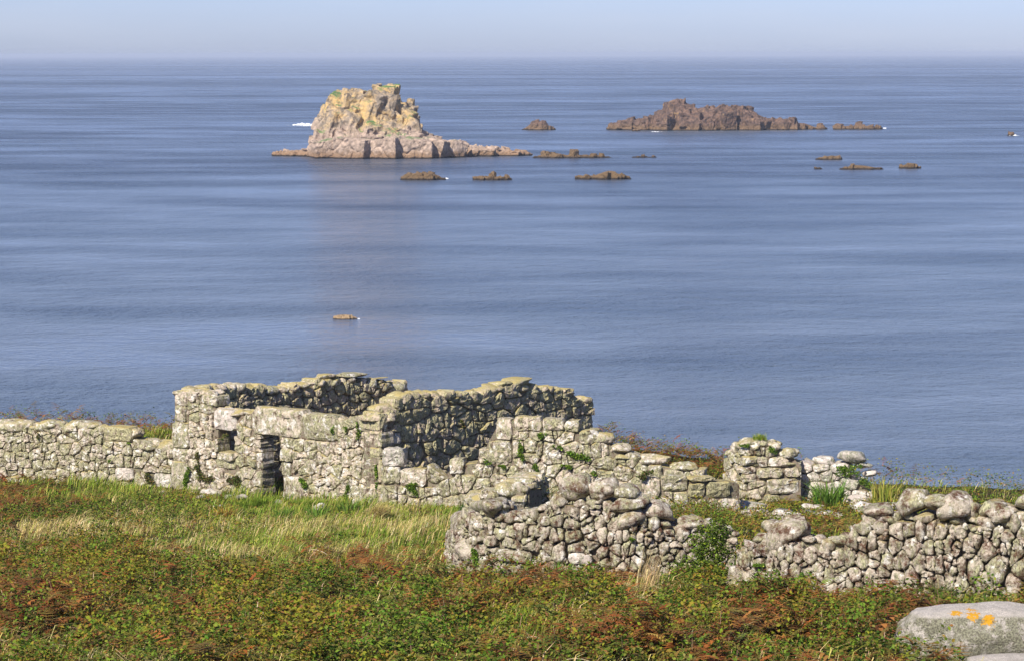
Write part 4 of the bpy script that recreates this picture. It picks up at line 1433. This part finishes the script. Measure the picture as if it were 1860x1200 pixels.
P, u, v = scatter(9000, 41, 96, 1.5)
g, s, r, b = weights(P, u, v)
P = P[RNG.random(len(P)) < np.clip(b + r + 0.3 * s, 0, 1) * 0.8]
k = len(P)
P[:, 2] += hummock(P) * 0.7
az = RNG.uniform(0, 2 * np.pi, k)
me = blades('dead_stems', P, RNG.uniform(0.12, 0.42, k), RNG.uniform(0.006, 0.014, k), np.stack([np.cos(az), np.sin(az), 0 * az], -1), RNG.uniform(0.1, 1.3, k), pick([(0.42, 0.30, 0.19), (0.30, 0.18, 0.11), (0.50, 0.38, 0.24), (0.16, 0.09, 0.05), (0.34, 0.20, 0.14)], k, 0.25))
tag(link('dead_stems', me), 'dead brown and straw-coloured stems among the brambles', None, None, 'stuff')


# single plants one can point to
def clump(name, label, cat, u, d, wpx, hpx, n, pal, width=0.045, lean=(0.1, 0.9), group=None, bias=0.0, straight=False):
    G = ground_at(u, d)
    k = d / F0
    R = wpx * k / 2
    a = RNG.uniform(0, 2 * np.pi, n); rr = np.sqrt(RNG.random(n)) * R * 0.55
    P = np.stack([np.cos(a) * rr, np.sin(a) * rr, np.zeros(n)], -1)
    P[:, 2] = ground_z(P[:, 0] + G[0], P[:, 1] + G[1]) - G[2] - 0.03
    az = a + RNG.normal(0, 0.6, n)
    dr = unit(np.stack([np.cos(az) + bias, np.sin(az), np.zeros(n)], -1))
    L = hpx * k * RNG.uniform(0.65, 1.1, n)
    me = blades(name, P, L, RNG.uniform(0.6, 1.1, n) * width, dr, RNG.uniform(lean[0], lean[1], n), pick(pal, n, 0.2))
    o = link(name, me, None, tuple(G))
    return tag(o, label, cat, group)


IR_G = [(0.10, 0.20, 0.03), (0.14, 0.25, 0.035), (0.19, 0.29, 0.05), (0.08, 0.15, 0.025)]
IR_Y = [(0.30, 0.34, 0.05), (0.38, 0.38, 0.07), (0.20, 0.28, 0.04), (0.45, 0.38, 0.10)]
IR_O = [(0.42, 0.28, 0.05), (0.30, 0.26, 0.05), (0.36, 0.16, 0.04)]
gi = 'clumps of sword-leaved iris'
clump('iris_clump', 'tall green iris clump below the right-hand pier', 'plant', 1505, 89.2, 92, 62, 190, IR_G, 0.05, group=gi)
clump('iris_clump', 'yellow-green iris clump on the slope right of the collapsed wall', 'plant', 1606, 90.6, 80, 52, 120, IR_Y, 0.05, group=gi)
clump('iris_clump', 'bright green iris clump under the middle of the rounded dry wall', 'plant', 1035, 59.6, 120, 50, 130, IR_G, 0.04, group=gi)
clump('iris_clump', 'yellowing iris clump leaning over in the brambles', 'plant', 430, 52.4, 110, 60, 90, IR_Y, 0.035, bias=1.2, lean=(0.4, 1.3), group=gi)
clump('iris_clump', 'orange and yellow iris clump in the grass near the cottage', 'plant', 410, 85.4, 46, 34, 70, IR_O, 0.045, group=gi)
clump('iris_clump', 'small green iris clump in the grass below the long lintels', 'plant', 520, 84.6, 60, 34, 80, IR_G, 0.045, group=gi)
clump('iris_clump', 'pale green iris clump below the cottage front wall', 'plant', 578, 83.8, 60, 36, 80, IR_G, 0.045, group=gi)
clump('iris_clump', 'fresh green iris clump nearest the cottage near corner', 'plant', 634, 86.5, 70, 32, 90, IR_G, 0.045, group=gi)
clump('iris_clump', 'few dark iris blades at the right end of the low wall', 'plant', 835, 86.0, 22, 34, 26, [(0.06, 0.11, 0.03)], 0.05, group=gi)
clump('iris_clump', 'single yellow-green iris tuft in the straw grass', 'plant', 668, 76.5, 26, 34, 22, IR_Y, 0.04, group=gi)
gt = 'grass tussocks'
clump('grass_tussock', 'bright green grass tussock before the doorway', 'plant', 478, 90.6, 64, 30, 900, PAL_GREEN[:3], 0.018, (0.4, 1.3), group=gt)
clump('grass_tussock', 'dark green grass tussock left of the doorway tussock', 'plant', 446, 90.0, 44, 22, 600, PAL_GREEN[:3], 0.018, (0.4, 1.3), group=gt)
clump('grass_tussock', 'grass tussock below the front wall of the cottage', 'plant', 560, 90.2, 100, 22, 900, PAL_GREEN[:4], 0.018, (0.4, 1.3), group=gt)
clump('grass_tussock', 'long drooping grass tuft at the foot of the tall dry wall', 'plant', 1708, 53.8, 50, 62, 300, [(0.16, 0.17, 0.05), (0.24, 0.21, 0.09), (0.12, 0.15, 0.04)], 0.012, (0.3, 1.3), group=gt)
clump('grass_tussock', 'wind-combed straw tussock in the grass', 'plant', 680, 84.0, 60, 50, 420, PAL_STRAW, 0.014, (0.5, 1.3), bias=1.5, group=gt)
clump('grass_tussock', 'arching green-yellow tussock low in the foreground brambles', 'plant', 930, 50.5, 130, 36, 700, PAL_GREEN + PAL_STRAW[3:], 0.012, (0.7, 1.5), bias=0.8, group=gt)
clump('dry_reed_clump', 'tall bleached reed stalks standing beside the bramble bush', 'plant', 1175, 57.8, 80, 95, 75, [(0.55, 0.43, 0.22), (0.46, 0.36, 0.19)], 0.014, (0.15, 0.5), bias=1.6)
clump('dry_reed_clump', 'few white seeding stalks on the collapsed wall', 'plant', 1505, 91.8, 24, 110, 10, [(0.6, 0.52, 0.4)], 0.012, (0.05, 0.3))


def leafy(name, label, cat, centre, ext, n, pal, size, group=None, shell=0.5):
    """a mass of leaves filling an ellipsoid with a lumpy outline"""
    d = unit(RNG.normal(size=(n, 3)))
    lum = np.array([0.75 + 0.5 * mnoise.noise(Vector(q * 2.1) + Vector(centre)) + 0.25 * mnoise.noise(Vector(q * 5.1)) for q in d])
    r = (1 - shell * RNG.random(n) ** 1.5) * lum
    P = d * r[:, None] * np.array(ext)
    P[:, 2] = np.maximum(P[:, 2], -ext[2] * 0.9)
    me = leaves(name, P, RNG.uniform(0.7, 1.3, n) * size, pick(pal, n, 0.3), up=0.5)
    return tag(link(name, me, None, tuple(centre)), label, cat, group)


G = ground_at(1288, 58.8)
bush = thing('bramble_bush', 'dense green bramble bush filling the gap between the dry walls', 'bush', tuple(G))
for (dx, dy, dz, e, n) in ((0.05, 0.3, 0.75, (0.55, 0.5, 0.75), 2600), (-0.45, -0.3, 0.35, (0.6, 0.5, 0.45), 1500), (0.3, -0.5, 0.3, (0.65, 0.5, 0.4), 1500), (0.0, -1.2, 0.2, (0.9, 0.5, 0.3), 1200), (0.25, 0.8, 1.15, (0.3, 0.3, 0.4), 500)):
    o = leafy('foliage', None, None, (dx, dy, dz), e, n, PAL_BRAM[:3] + [(0.06, 0.09, 0.016), (0.12, 0.19, 0.03)], 0.065)
    o.parent = bush

PAL_IVY = [(0.10, 0.19, 0.02), (0.15, 0.24, 0.03), (0.20, 0.28, 0.04), (0.07, 0.13, 0.02)]
PAL_DK = [(0.07, 0.11, 0.025), (0.10, 0.14, 0.03), (0.13, 0.12, 0.04), (0.16, 0.10, 0.05)]
gf = 'plants rooted in the stonework'
WP = [(front, 340, 868, 16, 24, PAL_IVY, 'dark green creeper at the cottage outer corner'), (front, 372, 866, 24, 14, PAL_DK, 'brownish creeper below the cottage window, beside the corner'), (front, 428, 872, 26, 18, PAL_DK, 'dark weeds between the window and the doorway'),
      (front, 410, 791, 9, 9, PAL_DK, 'small dark tuft at the top right of the window'), (front, 552, 876, 18, 16, PAL_IVY, 'green fern on the front wall right of the doorway'), (front, 632, 893, 10, 18, PAL_IVY, 'upright green weed at the foot of the front wall'),
      (front, 606, 781, 8, 10, PAL_IVY, 'small fern below the end of the long lintel'), (front, 630, 778, 6, 7, PAL_IVY, 'smallest fern high on the front wall'), (front, 652, 782, 6, 20, PAL_IVY, 'thin trailing weed below the near corner top'),
      (front, 685, 862, 7, 40, PAL_IVY, 'vertical strip of ivy at the cottage near corner'), (front, 360, 838, 14, 22, PAL_DK, 'brown withered creeper left of the window'),
      (gable, 748, 884, 15, 18, PAL_IVY, 'leafy weed on the low wall by the cottage'), (gable, 946, 817, 12, 24, PAL_IVY, 'tall bright fern near the top left of the gable'), (gable, 984, 790, 15, 12, PAL_IVY, 'bright fern under the gable top stone'), (gable, 1050, 826, 28, 14, PAL_IVY, 'widest bright fern in the middle of the gable'),
      (gable, 1015, 812, 12, 8, PAL_IVY, 'small fern left of the widest one on the gable'), (gable, 974, 850, 9, 14, PAL_IVY, 'small fern low on the gable'), (gable, 886, 838, 10, 7, PAL_IVY, 'little fern on the gable left shoulder'), (gable, 1078, 858, 8, 6, PAL_IVY, 'tiny fern low right on the gable'), (gable, 914, 846, 11, 6, PAL_IVY, 'little fern in the joint left of the gable foot'), (gable, 1030, 846, 22, 6, PAL_IVY, 'thin line of fern below the widest one on the gable'),
      (low, 1172, 862, 18, 16, PAL_DK, 'round olive bush on the low block wall'), (pier, 1352, 808, 13, 9, PAL_IVY, 'green tuft near the pier top, left side'), (pier, 1402, 816, 14, 10, PAL_IVY, 'green tuft near the pier top, right side'), (pier2, 1542, 852, 30, 14, PAL_IVY, 'mat of green weed over the collapsed wall'), (pier2, 1570, 874, 26, 12, PAL_IVY, 'leafy weed at the low end of the collapsed wall'),
      (wa, 866, 1008, 13, 20, PAL_IVY, 'green weed at the foot of the rounded dry wall near its end'), (wa, 1148, 978, 6, 6, PAL_IVY, 'tiny fern in a joint of the rounded dry wall'), (wb, 1425, 1058, 24, 12, PAL_IVY, 'trailing green weed low on the tall dry wall'), (wb, 1458, 1050, 8, 14, PAL_IVY, 'small fern low on the tall dry wall'), (wb, 1380, 1025, 12, 8, PAL_IVY, 'small fern in a hollow of the tall dry wall'),
      (lw, 200, 836, 5, 7, PAL_IVY, 'tiny bright fern on the long field wall'), (lw, 272, 868, 14, 14, PAL_DK, 'dark weed at the foot of the long field wall'), (lw, 235, 804, 6, 4, PAL_IVY, 'tiny fern near the top of the long field wall'), (lw, 70, 792, 8, 8, PAL_DK, 'dark tuft hanging from the long field wall'),
      (side, 838, 768, 9, 9, PAL_DK, 'brown tuft on the shaded side wall of the cottage')]
for (w_, u, v, ru, rv, pal, lab) in WP:
    s_, z_ = w_.pix(u, v)
    p, t, n_ = w_.seg(min(max(s_, 0), w_.L))
    k = p.y / F0
    n = int(max(50, ru * rv * 2.2))
    walk = np.cumsum(RNG.normal(0, 0.22, (9, 2)), 0); walk -= walk.mean(0)
    walk = walk / max(np.abs(walk).max(), 1e-6) * 0.85
    wi = RNG.integers(0, 8, n); wt = RNG.random((n, 1))
    q = (walk[wi] * (1 - wt) + walk[wi + 1] * wt + np.clip(RNG.normal(0, 0.15, (n, 2)), -0.3, 0.3)) * (ru * k * 1.15, rv * k * 1.15)
    for kk in range(n):
        q[kk] *= 0.75 + 0.3 * mnoise.noise(Vector((q[kk][0] * 6, q[kk][1] * 6, u)))
    dep = 0.01 + 0.09 * RNG.random(n)
    P = np.stack([t.x * q[:, 0] + n_.x * dep, t.y * q[:, 0] + n_.y * dep, q[:, 1]], -1)
    me = leaves('wall_plant', P, RNG.uniform(0.03, 0.075, n), pick(pal, n, 0.35), up=0.2)
    tag(link('wall_plant', me, None, (p.x, p.y, z_)), lab, 'plant', gf)  # leaf clusters of mixed wall plants: ferns, ivy, creepers, weeds and tufts
G = ground_at(1004, 85.2)
leafy('weed_patch', 'dark brownish bush in the corner beside the broken wall end', 'plant', (G[0], G[1], G[2] + 0.55), (0.42, 0.45, 0.65), 900, PAL_DK, 0.06)
# grass on top of the pier
s_, z_ = pier.pix(1382, 800)
p, t, n_ = pier.seg(s_)
n = 200
P = RNG.normal(0, 0.10, (n, 3)) * (1, 1, 0)
a = RNG.uniform(0, 6.28, n)
me = blades('grass_tussock', P, RNG.uniform(0.12, 0.3, n), np.full(n, 0.014), np.stack([np.cos(a), np.sin(a), 0 * a], -1), RNG.uniform(0.3, 1.2, n), pick(PAL_GREEN, n))
tag(link('grass_tussock', me, None, (p.x - n_.x * 0.3, p.y - n_.y * 0.3, z_)), 'grass tuft crowning the ruined pier', 'plant', gt)
# nettles growing inside the low wall
G = ground_at(772, 93.5)
z_top = z_for(838, 93.5)
leafy('weed_patch', 'patch of green weeds behind the low wall beside the cottage', 'plant', (G[0], G[1], (G[2] + z_top) / 2 - 0.1), (0.85, 0.6, (z_top - G[2]) / 2 + 0.05), 2200, PAL_IVY[2:] + PAL_DK[:2], 0.07)
#@@SPLIT@@
# ------------------------------------------------------------------ air over the sea
hb = bmesh.new()
bmesh.ops.create_cube(hb, size=1.0, matrix=Matrix.Translation((0, 0, 13.0)) @ Matrix.Diagonal((61000, 61000, 42.0, 1)))
me = bpy.data.meshes.new('haze'); hb.to_mesh(me); hb.free()
m = bpy.data.materials.new('haze'); m.use_nodes = True
nt = m.node_tree
for nd in list(nt.nodes):
    if nd.type != 'OUTPUT_MATERIAL': nt.nodes.remove(nd)
pvn = nt.nodes.new('ShaderNodeVolumePrincipled')
pvn.inputs['Color'].default_value = (0.72, 0.82, 1.0, 1)
pvn.inputs['Density'].default_value = 0.00009
nt.links.new(pvn.outputs[0], nt.nodes['Material Output'].inputs['Volume'])
me.materials.append(m)
tag(link('haze', me), 'thin bluish haze over the water', None, None, 'stuff')
